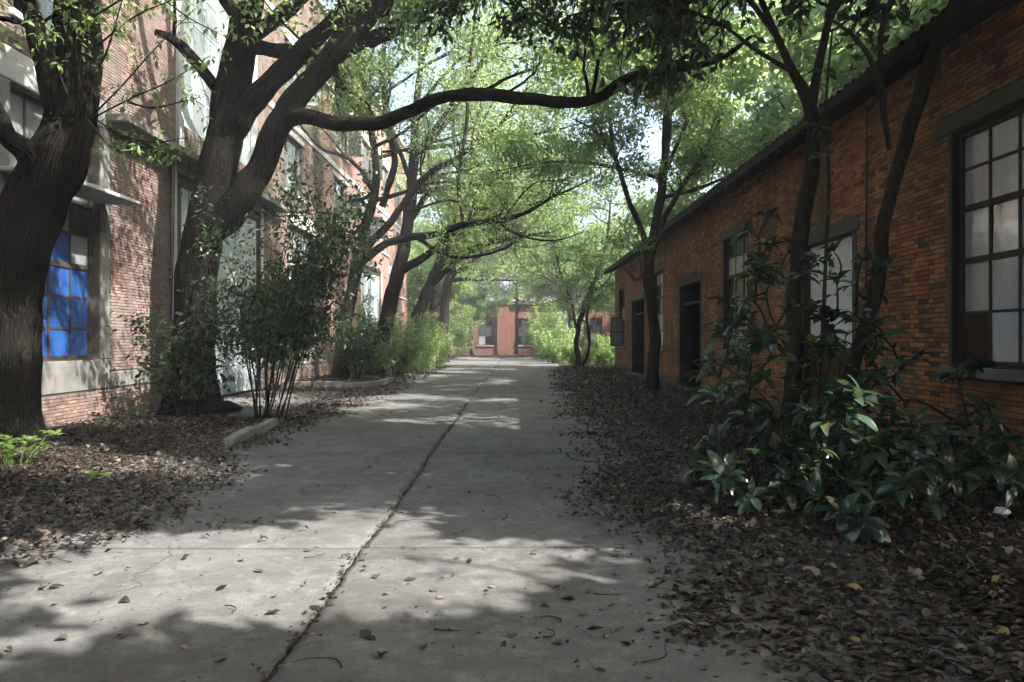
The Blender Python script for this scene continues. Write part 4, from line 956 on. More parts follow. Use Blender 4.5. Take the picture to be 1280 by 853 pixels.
LB = [('leafy tree rising behind the low workshop roof', 'trees behind the workshop'), ('pale leafy tree in the yard at the far end', 'trees round the far yard'), ('tall tree standing beyond the brick hall', 'trees beyond the brick hall'), ('added unseen tree shading the road near the photographer', 'added unseen trees shading the near road')]
G1 = generic('leafy_tree', LB[0][0], LB[0][1], 201, 11.5, M_LCAN, .16)
G2 = generic('leafy_tree', LB[1][0], LB[1][1], 202, 10.5, M_LYEL, .17)
G3 = generic('leafy_tree', LB[3][0], LB[3][1], 203, 11.0, M_LCAN, .15)
spots = [(G2, (13.9, 11, 0), .3, 1.6, 0), (G2, (13.7, 18, 0), 1.9, 1.6, 0), (G2, (13.6, 24.5, 0), 3.1, 1.6, 0), (G2, (13.6, 30, 0), 5.0, 1.6, 0), (G2, (13.8, 35.5, 0), 1.0, 1.55, 0), (G2, (13, 66, 0), 4.2, 1.1, 'pale leafy tree rising behind the gabled house'),
         (G2, (-6.8, 63, 0), 1, 1.05, 'pale leafy tree beside the yard just past the tall factory'), (G1, (-12, 70, 0), 2, 1.1, 'leafy tree half hidden behind the far end of the factory'), (G2, (8.2, 57.2, 0), 5.1, .7, 'small pale tree in front of the gabled house'), (G1, (4.6, 67, 0), 2.1, 1.05, 'leafy tree between the gabled house and the brick hall'), (G2, (9, 74, 0), .7, 1.0, 'pale tree past the right end of the brick hall wall'), (G1, (-4.2, 74, 0), 3.9, .75, 'small tree directly before the windows of the brick hall'),
         (G1, (-18, 100, 0), 1.2, 1.7, 2), (G2, (-8, 104, 0), 2.2, 1.8, 2), (G3, (2, 102, 0), .4, 1.75, 2), (G2, (12, 100, 0), 3.3, 1.7, 2), (G1, (22, 97, 0), 5, 1.7, 2), (G3, (34, 88, 0), .9, 1.7, 2), (G1, (28, 66, 0), 2.9, 1.5, 2), (G2, (18, 80, 0), 4.4, 1.3, 2), (G1, (-30, 92, 0), 1.1, 1.7, 2)]
spots += [(G1, (-3, -5, 0), .5, 1.25, 3), (G2, (2.5, -8, 0), 1.5, 1.25, 3), (G1, (-9.5, -3, 0), 2.5, 1.2, 3), (G2, (5, -15, 0), 3.5, 1.3, 3), (G1, (-5, -14, 0), 4.5, 1.3, 3), (G2, (-12, -9, 0), 5.5, 1.3, 3)]  # copies added behind the camera, unseen, to cut sky light on the road
used = set()
for o, loc, rz, sc, l in spots:
    lab = LB[l] if isinstance(l, int) else (l, LB[1][1])
    if o.name not in used and o is not G3:
        used.add(o.name); o.location = loc; o.rotation_euler = (0, 0, rz); o.scale = (sc,) * 3; o['label'], o['group'] = lab
    else: copy_tree(o, loc, rz, sc, *lab)
# trees added outside the view to keep the near road in shade (each with the gaps that let the sun patches through)
def near_tree(base, seed, H, label, leafm=M_LCAN, dens=1.5, zmin=3.6):
    r = R(seed); x, y = base; tr = [(x, y, -.1, .3)]
    for k in range(1, 7): tr.append((x + r.normal(0, .15) * k ** .5, y + r.normal(0, .15) * k ** .5, H * .6 * k / 6, .3 - .035 * k))
    li = []
    for k in range(9):
        z = H * (.38 + .26 * k / 9); a = k * 2.4 + r.uniform(-.4, .4); p = np.array([x, y, z]); Ll = H * r.uniform(.3, .45); pts = [(*p, .12)]
        for q in range(1, 5): p = p + np.array([math.cos(a), math.sin(a), .5]) * Ll / 4.3 + r.normal(0, .12, 3); pts.append((*p, .12 - .026 * q))
        if sun_keep(np.array(pts)[:, :3], r).sum() >= len(pts) - (k % 4 == 0): li.append(pts)
    return make_tree('added_shade_tree', label, LB[3][1], (x, y, 0), tr, li, r, M_BARK, leafm, .015, dens, 1.9, 8, .6, 7, .26, .25, sides=8, u0=.25, zmin=zmin)
near_tree((7.6, 2.6), 301, 10.5, 'added unseen shade tree just off the near end of the workshop')
near_tree((6.3, 5.0), 306, 13, 'added unseen shade tree at the near corner of the workshop', zmin=5.2, dens=2.0)
near_tree((4.0, -1.6), 307, 11, LB[3][0], zmin=4.6, dens=1.7)
near_tree((11.5, -1.0), 304, 12, LB[3][0])
near_tree((-7.0, 1.0), 303, 11, 'added unseen shade tree before the near end of the factory')
bpy.data.objects.remove(G3) if False else None
G3.location = (1.5, -9.5, 0); G3['label'] = LB[3][0]; G3['group'] = LB[3][1]
# ================================================================== GLOSSY SHRUB (right)
def whorl(c, axis, n, size, rng, droop=.2):
    axis = unit(axis); a = unit(np.cross(axis, [.3, .2, .9])); b = np.cross(axis, a); out = []
    a0 = rng.uniform(0, 6.28)
    for k in range(n):
        t = a0 + k * 2.4 + rng.normal(0, .2); el = rng.uniform(.05, .75)
        d = unit((a * math.cos(t) + b * math.sin(t)) * math.cos(el) + axis * math.sin(el) + np.array([0, 0, -droop]) + rng.normal(0, .1, 3))
        z = unit(axis * .6 + np.array([0, 0, .8]) + rng.normal(0, .25, 3)); x = unit(np.cross(d, z)); z = np.cross(x, d)
        out.append((c + d * .015 - axis * rng.uniform(0, .07), x, d, z, size * rng.uniform(.45, 1.15)))
    return out
def place_leaves(root, leaves, mats, tpls, nsingle, rng, stuffname='foliage'):
    """the leaves that show largest are single parts, the rest one foliage part"""
    C = np.array([l[0] for l in leaves]); S = np.array([l[4] for l in leaves])
    dist = np.linalg.norm(C - np.array([0, 0, EYE]), axis=1)
    px = CX + C[:, 0] / np.maximum(C[:, 1], .1) * FPX; py = CY - (C[:, 2] - EYE) / np.maximum(C[:, 1], .1) * FPX
    sc = np.where((px > 5) & (px < 1275) & (py > 5) & (py < 848) & (C[:, 1] > 1), S / dist, -1)
    order = np.argsort(-sc); pick = [i for i in order[:nsingle] if sc[i] > 0]; sel = np.zeros(len(leaves), bool); sel[pick] = True
    var = {}
    for q, tp in enumerate(tpls):
        for g_ in range(5):
            b = MB(); b.inst(tp, np.zeros((1, 3)), np.array([[1., 0, 0]]), np.array([[0, 1., 0]]), np.array([[0, 0, 1.]]), 1, (.1, .35, .6, .85, 1.0)[g_]); var[q, g_] = b.mesh('leaf', mats, True)
    from mathutils import Matrix
    for i in pick:
        c, x, y, z, s = leaves[i]
        o = put('leaf', var[int(rng.integers(len(tpls))), int(rng.choice(5, p=(.24, .24, .24, .24, .04)))], root, c)
        o.rotation_euler = Matrix((x, y, z)).transposed().to_euler(); o.scale = (s, s, s)
    rest = [leaves[i] for i in range(len(leaves)) if not sel[i]]
    if rest:
        b = MB()
        A = [np.array([l[k] for l in rest]) for k in range(5)]
        for q, tp in enumerate(tpls):
            m = np.arange(len(rest)) % len(tpls) == q
            if m.any(): b.inst(tp, A[0][m], A[1][m], A[2][m], A[3][m], A[4][m], rng.uniform(0, 1, m.sum()))
        put(stuffname, (b, mats, True), root, kind='stuff')
rb_ = R(401)
BIG = [tpl_full(.19, .22, .07, rb_), tpl_full(.22, .12, .05, rb_), tpl_full(.2, .35, .08, rb_), tpl_full(.19, .05, .06, rb_), tpl_full(.21, .28, .04, rb_)]
def stem_shrub(name, label, root_pts, targets, rng, lm, tpls, size, nper, r0, group=None, nsingle=300, barkm=M_BARK2, jitter=.2):
    b0 = root_pts[0]; root = thing(name, label, 'shrub', (b0[0], b0[1], float(height(b0[0], b0[1]))), group)
    st = MB(); leaves = []; rp = np.array([(x, y, float(height(x, y)) - .03) for x, y in root_pts])
    nodes = []
    for (tx, ty, tz) in sorted([tuple(t) for t in targets], key=lambda t: t[2]):
        t = np.array([tx, ty, tz])
        cand = rp if not nodes else np.vstack([rp, np.array(nodes)])
        d = np.linalg.norm((cand - t) * np.array([1, 1, .55]), axis=1) + np.where(cand[:, 2] > t[2] - .05, 5, 0)
        d[:len(rp)] -= .35
        s = cand[np.argmin(d)]
        L = np.linalg.norm(t - s); mid = (s + t) / 2 + rng.normal(0, .07 * L, 3) + np.array([0, 0, .10 * L])
        p, r_ = spline([s, mid, t], 9, [r0 * (.5 + .35 * L), r0 * .55, r0 * .28]); st.tube(p, r_, 6)
        ax = unit(p[-1] - p[-3] + np.array([0, 0, .05]))
        leaves += whorl(t, ax, int(rng.integers(nper[0], nper[1])), size, rng)
        for u in (5, 7):
            if rng.random() < .6: leaves += whorl(p[u], unit(ax + rng.normal(0, .4, 3)), int(rng.integers(1, 4)), size * .85, rng)
        nodes += [p[4], p[6]]
    put('stems', (st, barkm, True), root)
    place_leaves(root, leaves, lm, tpls, nsingle, rng); return root
tg = []
hand = [(1060, 490, 6.75), (1078, 494, 6.7), (1045, 492, 6.8), (1062, 492, 7.2), (1085, 500, 7.0), (1040, 488, 7.3), (1120, 515, 7.0), (1150, 530, 6.9), (1195, 462, 7.6), (1215, 452, 7.8), (1180, 540, 6.8), (1215, 560, 6.7), (1240, 580, 6.6), (1190, 590, 6.5), (1250, 545, 7.1),
        (1050, 640, 6.2), (1075, 650, 6.1), (1100, 620, 6.3), (1020, 620, 6.5), (1060, 600, 6.4), (1130, 600, 6.3), (985, 600, 6.9), (960, 570, 7.2), (920, 560, 7.6), (900, 600, 7.2), (885, 545, 7.8), (940, 620, 6.9), (905, 475, 8.4), (880, 462, 8.6), (930, 500, 8.2),
        (960, 470, 8.0), (915, 410, 8.8), (935, 395, 8.9), (900, 400, 8.8), (955, 420, 8.6), (925, 440, 8.6), (980, 440, 8.2), (1040, 430, 7.9), (1085, 405, 8.1), (1100, 420, 8.0), (1050, 390, 8.2), (1045, 345, 8.4), (1040, 310, 8.5), (1010, 380, 8.4), (960, 300, 9.2), (930, 285, 9.3), (945, 320, 9.2), (975, 345, 9), (990, 300, 9), (965, 265, 9.3),
        (1005, 540, 7.4), (1030, 560, 7.0), (970, 520, 7.6), (1095, 560, 6.8), (1000, 480, 7.8), (1110, 560, 6.9), (1150, 575, 6.7), (1010, 660, 6.3), (1240, 520, 7.4), (1265, 600, 6.5), (1275, 560, 6.8), (1165, 620, 6.3), (1080, 470, 7.7), (1015, 430, 8.1), (975, 560, 7.3), (945, 540, 7.6), (1060, 540, 7.1), (1130, 545, 7.0), (1000, 585, 7.0), (1110, 590, 6.5), (870, 585, 7.6), (1130, 455, 7.9), (1150, 440, 8.0)]
for x, y, Y in hand: tg.append(P(x, y, Y))
for _ in range(42):
    x = rb_.uniform(880, 1240); tg.append(P(x, rb_.uniform(500, 640) if x > 1000 else rb_.uniform(440, 610), rb_.uniform(6.5, 8.6)))
for _ in range(30): tg.append(P(rb_.uniform(885, 1110), rb_.uniform(320, 480), rb_.uniform(7.9, 9.3)))
tg = [t for t in tg if t[0] < 5.15 and t[2] > .12]
stem_shrub('glossy_shrub', 'dark glossy broad-leaved shrub spreading along the foot of the workshop', [(2.95, 7.5), (3.1, 7.9), (2.7, 7.7), (3.4, 7.2), (2.6, 8.3), (3.0, 8.7), (3.8, 7.2)], tg, rb_, M_LGLOS, BIG, .235, (7, 12), .02)
# slim sapling stem running up past the boarded doorway
sp = MB(); p, r_ = spline([P(1022, 560, 8.2), P(1027, 450, 8.2), P(1032, 330, 8.3), P(1036, 230, 8.3), P(1033, 130, 8.3), P(1040, 40, 8.2)], 40, [.024, .022, .02, .018, .015, .01]); p[0, 2] = float(height(p[0, 0], p[0, 1])); sp.tube(p, r_, 8, .002, 3)
sap = thing('sapling', 'thin straight sapling stem passing in front of the white boarded doorway', 'sapling', (p[0, 0], p[0, 1], p[0, 2])); put('stem', (sp, M_BARK2, True), sap)
lv = []; rs_ = R(77)
for k in (14, 20, 26, 30, 34, 38): lv += whorl(p[k] + rs_.normal(0, .06, 3), unit(rs_.normal(0, 1, 3) + np.array([-.3, 0, .4])), 5, .17, rs_)
place_leaves(sap, lv, M_LDARK, BIG, 60, rs_)

# ------------------------------------------------------------------ big dark leaves hanging from the overhead bough (right of centre)
rh = R(402); bw = thing('hanging_bough', 'bough of large dark leaves hanging over the road from the upper right', 'bough', (2.6, 8.4, 6.2))
st = MB(); lv = []
main = spline([P(1000, -60, 9.2), P(930, -20, 8.8), P(860, 0, 8.5), P(780, 5, 8.3), P(710, 20, 8.2)], 30, [.04, .034, .028, .02, .01]); st.tube(*main, 8)
for k in range(30):
    i = int(rh.integers(3, 30)); s = main[0][i]; d = unit(np.array([rh.normal(0, .6), rh.normal(0, .6), rh.normal(-.35, .35)])); L = rh.uniform(.3, 1.15)
    e = s + d * L; q, r_ = spline([s, (s + e) / 2 + np.array([0, 0, .08]), e], 7, [.009, .007, .004]); st.tube(q, r_, 5)
    for u in (4, 6): lv += whorl(q[u], unit(d + np.array([0, 0, -.4])), 4, .14, rh, .7)
put('branch', (st, M_BARK2, True), bw)
lv = [l for l in lv if sun_keep(np.array([l[0]]), rh)[0]]
HL = [tpl_full(.2, .2, .06, rh), tpl_full(.22, .1, .05, rh), tpl_full(.18, .3, .06, rh)]
place_leaves(bw, lv, M_LDARK, HL, 300, rh)

# ------------------------------------------------------------------ young light-green sprays sprouting from the massive tree
ry = R(403); sy = thing('leafy_sprouts', 'light green young sprays sprouting from the massive leaning trunk', 'sprouts', tuple(P(120, 140, 10.5)))
st = MB(); lv = []
tw_ = [[(112, 150, 10.6), (160, 125, 10.2), (215, 100, 9.9), (262, 70, 9.6)], [(112, 148, 10.6), (150, 110, 10.4), (195, 60, 10.2), (245, 10, 10)], [(110, 120, 10.4), (135, 60, 10.2), (150, 10, 10), (165, -40, 9.9)],
       [(100, 110, 10.3), (95, 60, 10.1), (100, 20, 10), (112, -20, 9.9)], [(85, 120, 10.3), (70, 80, 10.1), (62, 40, 10), (30, 25, 9.8)], [(120, 150, 10.5), (150, 168, 10.2), (190, 178, 10), (235, 172, 9.8)],
       [(118, 60, 10.3), (170, 20, 10.1), (215, 0, 10), (260, -25, 9.9)], [(118, 20, 10.2), (180, -10, 9.9), (240, 25, 9.8), (290, 50, 9.7)], [(160, 128, 10.2), (190, 135, 10), (225, 128, 9.8), (258, 120, 9.7)], [(110, 150, 10.4), (140, 185, 10.2), (175, 190, 10), (205, 188, 9.9)]]
for T_ in tw_:
    q, r_ = spline([P(*c) for c in T_], 22, [.016, .012, .008, .004]); st.tube(q, r_, 6)
    for k in range(5, 22, 1):
        if ry.random() < .75:
            d = unit(ry.normal(0, 1, 3) + np.array([.2, -.1, .1])); L = ry.uniform(.12, .42); e = q[k] + d * L + np.array([0, 0, -.1 * L]); st.tube(np.array([q[k], (q[k] + e) / 2, e]), np.array([.004, .003, .002]), 4)
            for u in (.5, .75, 1.0): lv += whorl(q[k] + (e - q[k]) * u, d, 2, .105, ry, .5)
lv = [l for l in lv if l[0][0] > -8.0]
put('stems', (st, M_BARK2, True), sy)
YL = [tpl_full(.17, .25, .05, ry, 5), tpl_full(.2, .15, .04, ry, 5)]
place_leaves(sy, lv, M_LBRIG, YL, 300, ry)

# ------------------------------------------------------------------ small-leaved shrubs (left and beyond)
def leafy_shrub(name, label, base, stems, H, spread, nleaf, lm, lsize, rng, group=None, tpl=TM, zlow=.35, lean=(0, 0)):
    root = thing(name, label, 'shrub', (base[0], base[1], float(height(base[0], base[1]))), group); st = MB(); tips = []; dirs = []
    bz = float(height(base[0], base[1])) - .03
    for k in range(stems):
        a = rng.uniform(0, 6.28); ro = rng.uniform(0, .3) * spread; s = np.array([base[0] + math.cos(a) * ro, base[1] + math.sin(a) * ro, bz])
        h = H * rng.uniform(.6, 1.0); o = np.array([math.cos(a), math.sin(a), 0]) * spread * rng.uniform(.3, 1) + np.array([lean[0], lean[1], 0]) * rng.uniform(.5, 1)
        e = s + o + np.array([0, 0, h]); q, r_ = spline([s, s + o * .18 + np.array([0, 0, h * .28]) + rng.normal(0, .08, 3), s + o * .45 + np.array([0, 0, h * .6]) + rng.normal(0, .12, 3), e], 14, [.02, .016, .012, .005]); st.tube(q, r_, 6)
        for _ in range(14):
            i = int(rng.integers(5, 14)); d = unit(rng.normal(0, 1, 3) + np.array([0, 0, .25]) + unit(o) * .4); L = rng.uniform(.25, .6) * (H / 2.5) ** .5; b = q[i] + d * L
            st.tube(np.array([q[i], (q[i] + b) / 2 + rng.normal(0, .02, 3), b]), np.array([.007, .005, .003]), 4, cap=False)
            for u in (.45, .7, .85, 1.0): tips.append(q[i] + d * L * u); dirs.append(d)
    put('stems', (st, M_BARK2, True), root); tips = np.array(tips); dirs = np.array(dirs)
    per = max(1, nleaf // len(tips)); pos = np.repeat(tips, per, 0) + rng.normal(0, .11 * (H / 2.5) ** .5, (len(tips) * per, 3)); dr = np.repeat(dirs, per, 0)
    k = (pos[:, 2] > bz + zlow) & (pos[:, 0] > -8.15) & ~((pos[:, 0] > 5.3) & (pos[:, 1] < 41.9) & (pos[:, 1] > 6)); pos, dr = pos[k], dr[k]; n = len(pos)
    X, Yv, Z = leaf_frames(n, dr, rng, .3, .7); lf = MB(); lf.inst(tpl, pos, X, Yv, Z, lsize * rng.uniform(.7, 1.25, n), np.clip(rng.normal(.5, .25, n), 0, 1))
    put('foliage', (lf, lm), root, kind='stuff'); return root
leafy_shrub('evergreen_shrub', 'dark evergreen shrub with many thin stems beside the forked tree', (-5.25, 15.8), 17, 4.9, 1.8, 9000, M_LDARK, .12, R(501), zlow=1.3, lean=(.25, .3))
leafy_shrub('evergreen_shrub', 'low dark sprays at the foot of the forked tree', (-6.6, 15.4), 6, 2.3, .8, 1500, M_LDARK, .14, R(502), zlow=.5)
leafy_shrub('evergreen_shrub', 'dark shrub against the factory wall behind the forked tree', (-6.9, 21.5), 9, 3.6, .9, 4200, M_LDARK, .12, R(503), tpl=TS, zlow=.9)
k = 0
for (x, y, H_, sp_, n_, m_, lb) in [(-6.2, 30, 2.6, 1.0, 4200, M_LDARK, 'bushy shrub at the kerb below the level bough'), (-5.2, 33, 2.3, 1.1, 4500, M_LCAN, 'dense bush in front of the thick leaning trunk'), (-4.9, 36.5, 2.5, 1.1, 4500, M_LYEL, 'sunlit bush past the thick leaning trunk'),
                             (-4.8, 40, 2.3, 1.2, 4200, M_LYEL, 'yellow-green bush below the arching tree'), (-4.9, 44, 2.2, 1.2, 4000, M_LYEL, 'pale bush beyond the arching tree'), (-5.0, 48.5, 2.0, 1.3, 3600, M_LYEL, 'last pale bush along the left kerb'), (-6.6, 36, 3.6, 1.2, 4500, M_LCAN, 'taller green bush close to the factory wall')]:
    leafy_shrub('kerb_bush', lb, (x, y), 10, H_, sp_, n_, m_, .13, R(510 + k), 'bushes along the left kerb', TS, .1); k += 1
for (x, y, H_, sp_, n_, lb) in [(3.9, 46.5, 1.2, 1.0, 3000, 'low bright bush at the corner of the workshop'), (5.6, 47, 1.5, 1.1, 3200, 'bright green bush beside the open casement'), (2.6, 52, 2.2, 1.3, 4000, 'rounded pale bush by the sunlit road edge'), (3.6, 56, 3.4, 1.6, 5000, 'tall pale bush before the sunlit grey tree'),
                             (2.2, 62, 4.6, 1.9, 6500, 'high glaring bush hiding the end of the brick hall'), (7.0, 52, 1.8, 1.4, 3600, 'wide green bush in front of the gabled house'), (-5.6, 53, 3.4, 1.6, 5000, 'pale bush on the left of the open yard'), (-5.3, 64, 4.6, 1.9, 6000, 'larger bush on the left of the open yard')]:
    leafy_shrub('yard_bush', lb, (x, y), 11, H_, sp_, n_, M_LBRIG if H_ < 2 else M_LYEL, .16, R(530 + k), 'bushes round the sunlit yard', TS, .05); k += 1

# low weeds: each a small clump of its own
def weed(name, label, x, y, n, r, hgt, size, lm, rng, group=None):
    root = thing(name, label, 'plant', (x, y, float(height(x, y))), group); st = MB(); lv = []
    for _ in range(n):
        a = rng.uniform(0, 6.28); ro = rng.uniform(0, r); b = np.array([x + math.cos(a) * ro * .4, y + math.sin(a) * ro * .4, float(height(x, y)) - .02]); e = np.array([x + math.cos(a) * ro, y + math.sin(a) * ro, float(height(x, y)) + hgt * rng.uniform(.5, 1)])
        q, r_ = spline([b, (b + e) / 2 + np.array([0, 0, .04]), e], 6, [.006, .005, .003]); st.tube(q, r_, 4); lv += whorl(e, (0, 0, 1), int(rng.integers(3, 6)), size, rng, .1)
        if rng.random() < .6: lv += whorl(q[3], unit(np.array([rng.normal(), rng.normal(), 1])), 2, size * .8, rng, .1)
    put('stems', (st, M_LBRIG), root); place_leaves(root, lv, lm, WL, 40, rng)
WL = [tpl_full(.32, .15, .04, rb_, 5), tpl_full(.28, .2, .05, rb_, 5)]
rw = R(601)
weed('leafy_weed', 'broad-leaved green plant at the foot of the massive tree', -6.3, 9.6, 22, .55, .45, .13, M_LBRIG, rw, 'weeds under the left trees')
weed('leafy_weed', 'small bright plant alone on the left leaf litter', -4.95, 9.1, 9, .18, .14, .085, M_LBRIG, rw, 'weeds under the left trees')
weed('leafy_weed', 'thin dull plant on the litter below the bright plant', -5.2, 8.4, 7, .2, .12, .08, M_LDARK, rw, 'weeds under the left trees')
weed('leafy_weed', 'green plant between the massive tree and the blue window', -6.9, 12.9, 14, .4, .35, .12, M_LDARK, rw, 'weeds under the left trees')
weed('leafy_weed', 'pale sprouts against the factory plinth', -7.4, 15.4, 12, .4, .3, .1, M_LBRIG, rw, 'weeds under the left trees')
weed('leafy_weed', 'leafy sprouts by the base of the slender forked tree', 4.6, 22.0, 12, .4, .35, .12, M_LDARK, rw, 'weeds by the workshop')

# ================================================================== KERBS AND LOOSE STONES
rk = R(701)
def block(label, c, ax, L, wd, h, name='kerb_stone', group=None, cat='kerb stone', m=M_CONC, tilt=.03):
    b = MB(); b.bevbox(-L / 2, L / 2, -wd / 2, wd / 2, -.12, h, .015, jit=.005, rng=rk)
    o = put(name, (b, m), None, (c[0], c[1], float(height(c[0], c[1])) * .5), label, cat, group); o.rotation_euler = (rk.normal(0, tilt), rk.normal(0, tilt), ax); return o
for k, (px, py, L, lb) in enumerate([(300, 549, .85, 'mossy kerb stone by the evergreen shrub, the one with litter against its end'), (331, 536, .95, 'kerb stone by the evergreen shrub, nearest the driveway')]):
    Y = 1.65 * FPX / (py - CY + 3); block(lb, ((px - CX) / FPX * Y, Y), math.radians(95), L + .45, .16, .17, group='kerb stones round the shrub bed')
for k, (x, y, a, L) in enumerate([(-7.2, 25.2, 8, .9), (-6.2, 25.35, 2, .95), (-5.35, 25.6, 20, .8), (-4.9, 26.3, 62, .9), (-4.75, 27.3, 85, 1.0), (-4.72, 28.4, 88, 1.0)]):
    block(('kerb stone touching the factory wall', 'second kerb stone out from the factory wall', 'third kerb stone out from the factory wall', 'kerb stone at the rounded corner of the bed', 'kerb stone just past the rounded corner of the bed', 'kerb stone farthest along the bed, half under the bushes')[k], (x, y), math.radians(a), L, .18, .22, group='kerb stones below the leaning tree')
Yb = 1.65 * FPX / (605 - CY); block('mossy concrete block lying at the left edge of the glossy shrub', ((866 - CX) / FPX * Yb, Yb), .6, .34, .2, .16, 'concrete_block', None, 'block', M_CONCD, .1)
block('rough stone by the doorway behind the slender forked tree', (4.55, 22.3), .3, .5, .3, .3, 'stone_block', None, 'block', M_CONCD, .1)
# white scrap at the end of the glossy shrub
pb = MB(); n_ = 12; V = [(0, 0, 0)]; a = np.linspace(0, 2 * np.pi, n_, endpoint=False)
for rr_, zz in ((.5, .25), (.9, .55), (.75, .95)):
    for t in a: V.append((math.cos(t) * rr_ * rk.uniform(.8, 1.2), math.sin(t) * rr_ * rk.uniform(.8, 1.2), zz * rk.uniform(.85, 1.15)))
V.append((0, 0, 1.05)); Q = [[1 + r_ * n_ + i, 1 + r_ * n_ + (i + 1) % n_, 1 + (r_ + 1) * n_ + (i + 1) % n_, 1 + (r_ + 1) * n_ + i] for r_ in (0, 1) for i in range(n_)]
T = [[0, 1 + (i + 1) % n_, 1 + i] for i in range(n_)] + [[37, 25 + i, 25 + (i + 1) % n_] for i in range(n_)]
pb.add(np.array(V) * .075, Q, T); Yp = 1.65 * FPX / (657 - CY); xp = (1253 - CX) / FPX * Yp
put('plastic_scrap', (pb, M_PAPER), None, (xp, Yp, float(height(xp, Yp)) + .02), 'crumpled white plastic scrap lying on the leaf litter', 'litter')

# ================================================================== LEAF LITTER
rl_ = R(801)
LT = []
for k in range(4):
    c = .10 + .12 * k
    LT.append((np.array([(0, -.5, .02), (.26, -.1, c * .8), (0, -.05, -.02), (-.26, -.12, c), (.18, .28, c * .5), (0, .5, .06 + .05 * k), (-.18, .26, c * .7)], float)[[0, 1, 3, 4, 5, 6]], np.array([[0, 1, 2], [2, 1, 3], [2, 3, 5], [5, 3, 4]])))
LN = []
for k in range(4):      # curled whole leaves for the near litter
    st_ = [(-.5, .02), (-.22, .23), (.15, .25 - .03 * k), (.5, .0)]; V = []; c = .08 + .09 * k
    for yy, hw in st_: V += [(-hw, yy, c * (hw / .28) + .10 * k * yy * yy), (0, yy, .10 * k * yy * yy + .02 * math.sin(9 * yy)), (hw, yy, c * .8 * (hw / .28) + .10 * k * yy * yy + .03 * (k % 2))]
    T = []
    for i in range(3):
        for q in (0, 1): e = i * 3 + q; T += [[e, e + 1, e + 4], [e, e + 4, e + 3]]
    LN.append((np.array(V), np.array(T)))
def edge_r(y): return np.interp(y, [2, 4, 5, 6, 7, 8.5, 10, 13, 18, 30, 45], [1.75, 1.45, 1.25, 1.2, 1.0, .75, .9, 1.15, 1.3, 1.7, 2.2])
def edge_l(y): return np.interp(y, [2, 4, 5, 6, 7.3, 9, 11.6, 15, 18, 25, 40], [-4.4, -3.9, -3.5, -3.3, -3.1, -3.7, -3.9, -4.2, -4.0, -3.9, -4.0])
def scatter(x0, x1, y0, y1, dens, size, fn):
    n = int((x1 - x0) * (y1 - y0) * dens); x = rl_.uniform(x0, x1, n); y = rl_.uniform(y0, y1, n)
    k = rl_.random(n) < fn(x, y); return x[k], y[k], np.full(k.sum(), size)
def fz(s, x, y, o=3): return fbm(np.stack([x * s, y * s, x * 0 + 4], -1), o)
def f_right(x, y): return sstep(-.8, .6, x - edge_r(y) + (fz(.9, x, y) - .45) * 2.1) ** 1.6
def f_left(x, y):
    d = 1 - sstep(.2, .6, (y > 16.2) * (y < 24.2) * (x < -5.4) * 1.0)
    return sstep(-.5, .6, edge_l(y) - x + (fz(.9, x, y) - .45) * 1.9) * (.25 + .75 * d)
def f_road(x, y): return .03 + .5 * sstep(.60, .72, fz(.75, x, y)) * .5 + .9 * np.exp(-(((x - .95) / .3) ** 2 + ((y - 4.35) / .22) ** 2)) + .8 * np.exp(-(((x + 2.6) / .4) ** 2 + ((y - 6.75) / .2) ** 2))
def f_crack(x, y): return np.exp(-((x - crack_x(y)) / .05) ** 2)
sets_r = [scatter(.3, 5.35, 2.0, 9, 880, .055, f_right), scatter(.3, 5.35, 9, 16, 560, .060, f_right), scatter(.5, 5.35, 16, 28, 300, .08, f_right), scatter(.8, 5.35, 28, 44, 150, .10, f_right)]
sets_l = [scatter(-8.2, -2.2, 3.5, 10, 650, .056, f_left), scatter(-8.2, -2.2, 10, 17, 420, .064, f_left), scatter(-8.2, -2.2, 17, 30, 210, .08, f_left), scatter(-8.2, -2.5, 30, 46, 100, .10, f_left)]
sets_c = [scatter(-5.2, 2.4, 2.2, 12, 190, .05, f_road), scatter(-5.2, 2.4, 12, 30, 90, .06, f_road), scatter(-5.2, 2.4, 30, 60, 25, .08, f_road), scatter(-1.5, -1.0, 2.5, 20, 900, .026, f_crack), scatter(-5.2, 2.6, 2.2, 11, 30, .022, lambda x, y: .8 + 0 * x), scatter(-5.2, 2.6, 11, 30, 8, .03, lambda x, y: .8 + 0 * x)]
def litter(label, sets, layers):
    x, y, s = (np.concatenate([q[i] for q in sets]) for i in range(3)); n = len(x)
    onroad = (x > -5.3) & (x < 2.7)
    z = np.where(onroad, .004, height(x, y) + .004) + rl_.random(n) ** 2 * layers * np.where(onroad, .45, 1) + .004
    z = np.where((np.abs(x - crack_x(y)) < .05) & onroad, z - .012, z)
    a = rl_.uniform(0, 6.28, n); tl = .34 if layers > .01 else .12
    Z = unit(np.stack([rl_.normal(0, tl, n), rl_.normal(0, tl, n), np.ones(n)], -1)); Yv = np.stack([np.cos(a), np.sin(a), np.zeros(n)], -1); X = unit(np.cross(Yv, Z)); Yv = np.cross(Z, X)
    sz = s * np.minimum(rl_.lognormal(-.08, .45, n), 1.9); rv = np.clip(rl_.beta(1.6, 2.2, n) + (fz(.6, x, y) - .45) * .3, 0, 1)
    b = MB(); q = rl_.integers(0, 4, n)
    for k in range(4):
        for near, tp in ((1, LN[k]), (0, LT[k])):
            m = (q == k) & ((y < 5.2) == bool(near)) ; b.inst(tp, np.stack([x, y, z], -1)[m], X[m], Yv[m], Z[m], sz[m], rv[m])
    put('leaf_litter', (b, M_LITT, True), None, (0, 0, 0), label, 'leaf litter', None, 'stuff')
litter('brown leaf litter carpeting the bed along the workshop', sets_r, .04)
litter('brown leaf litter under the trees along the factory', sets_l, .035)
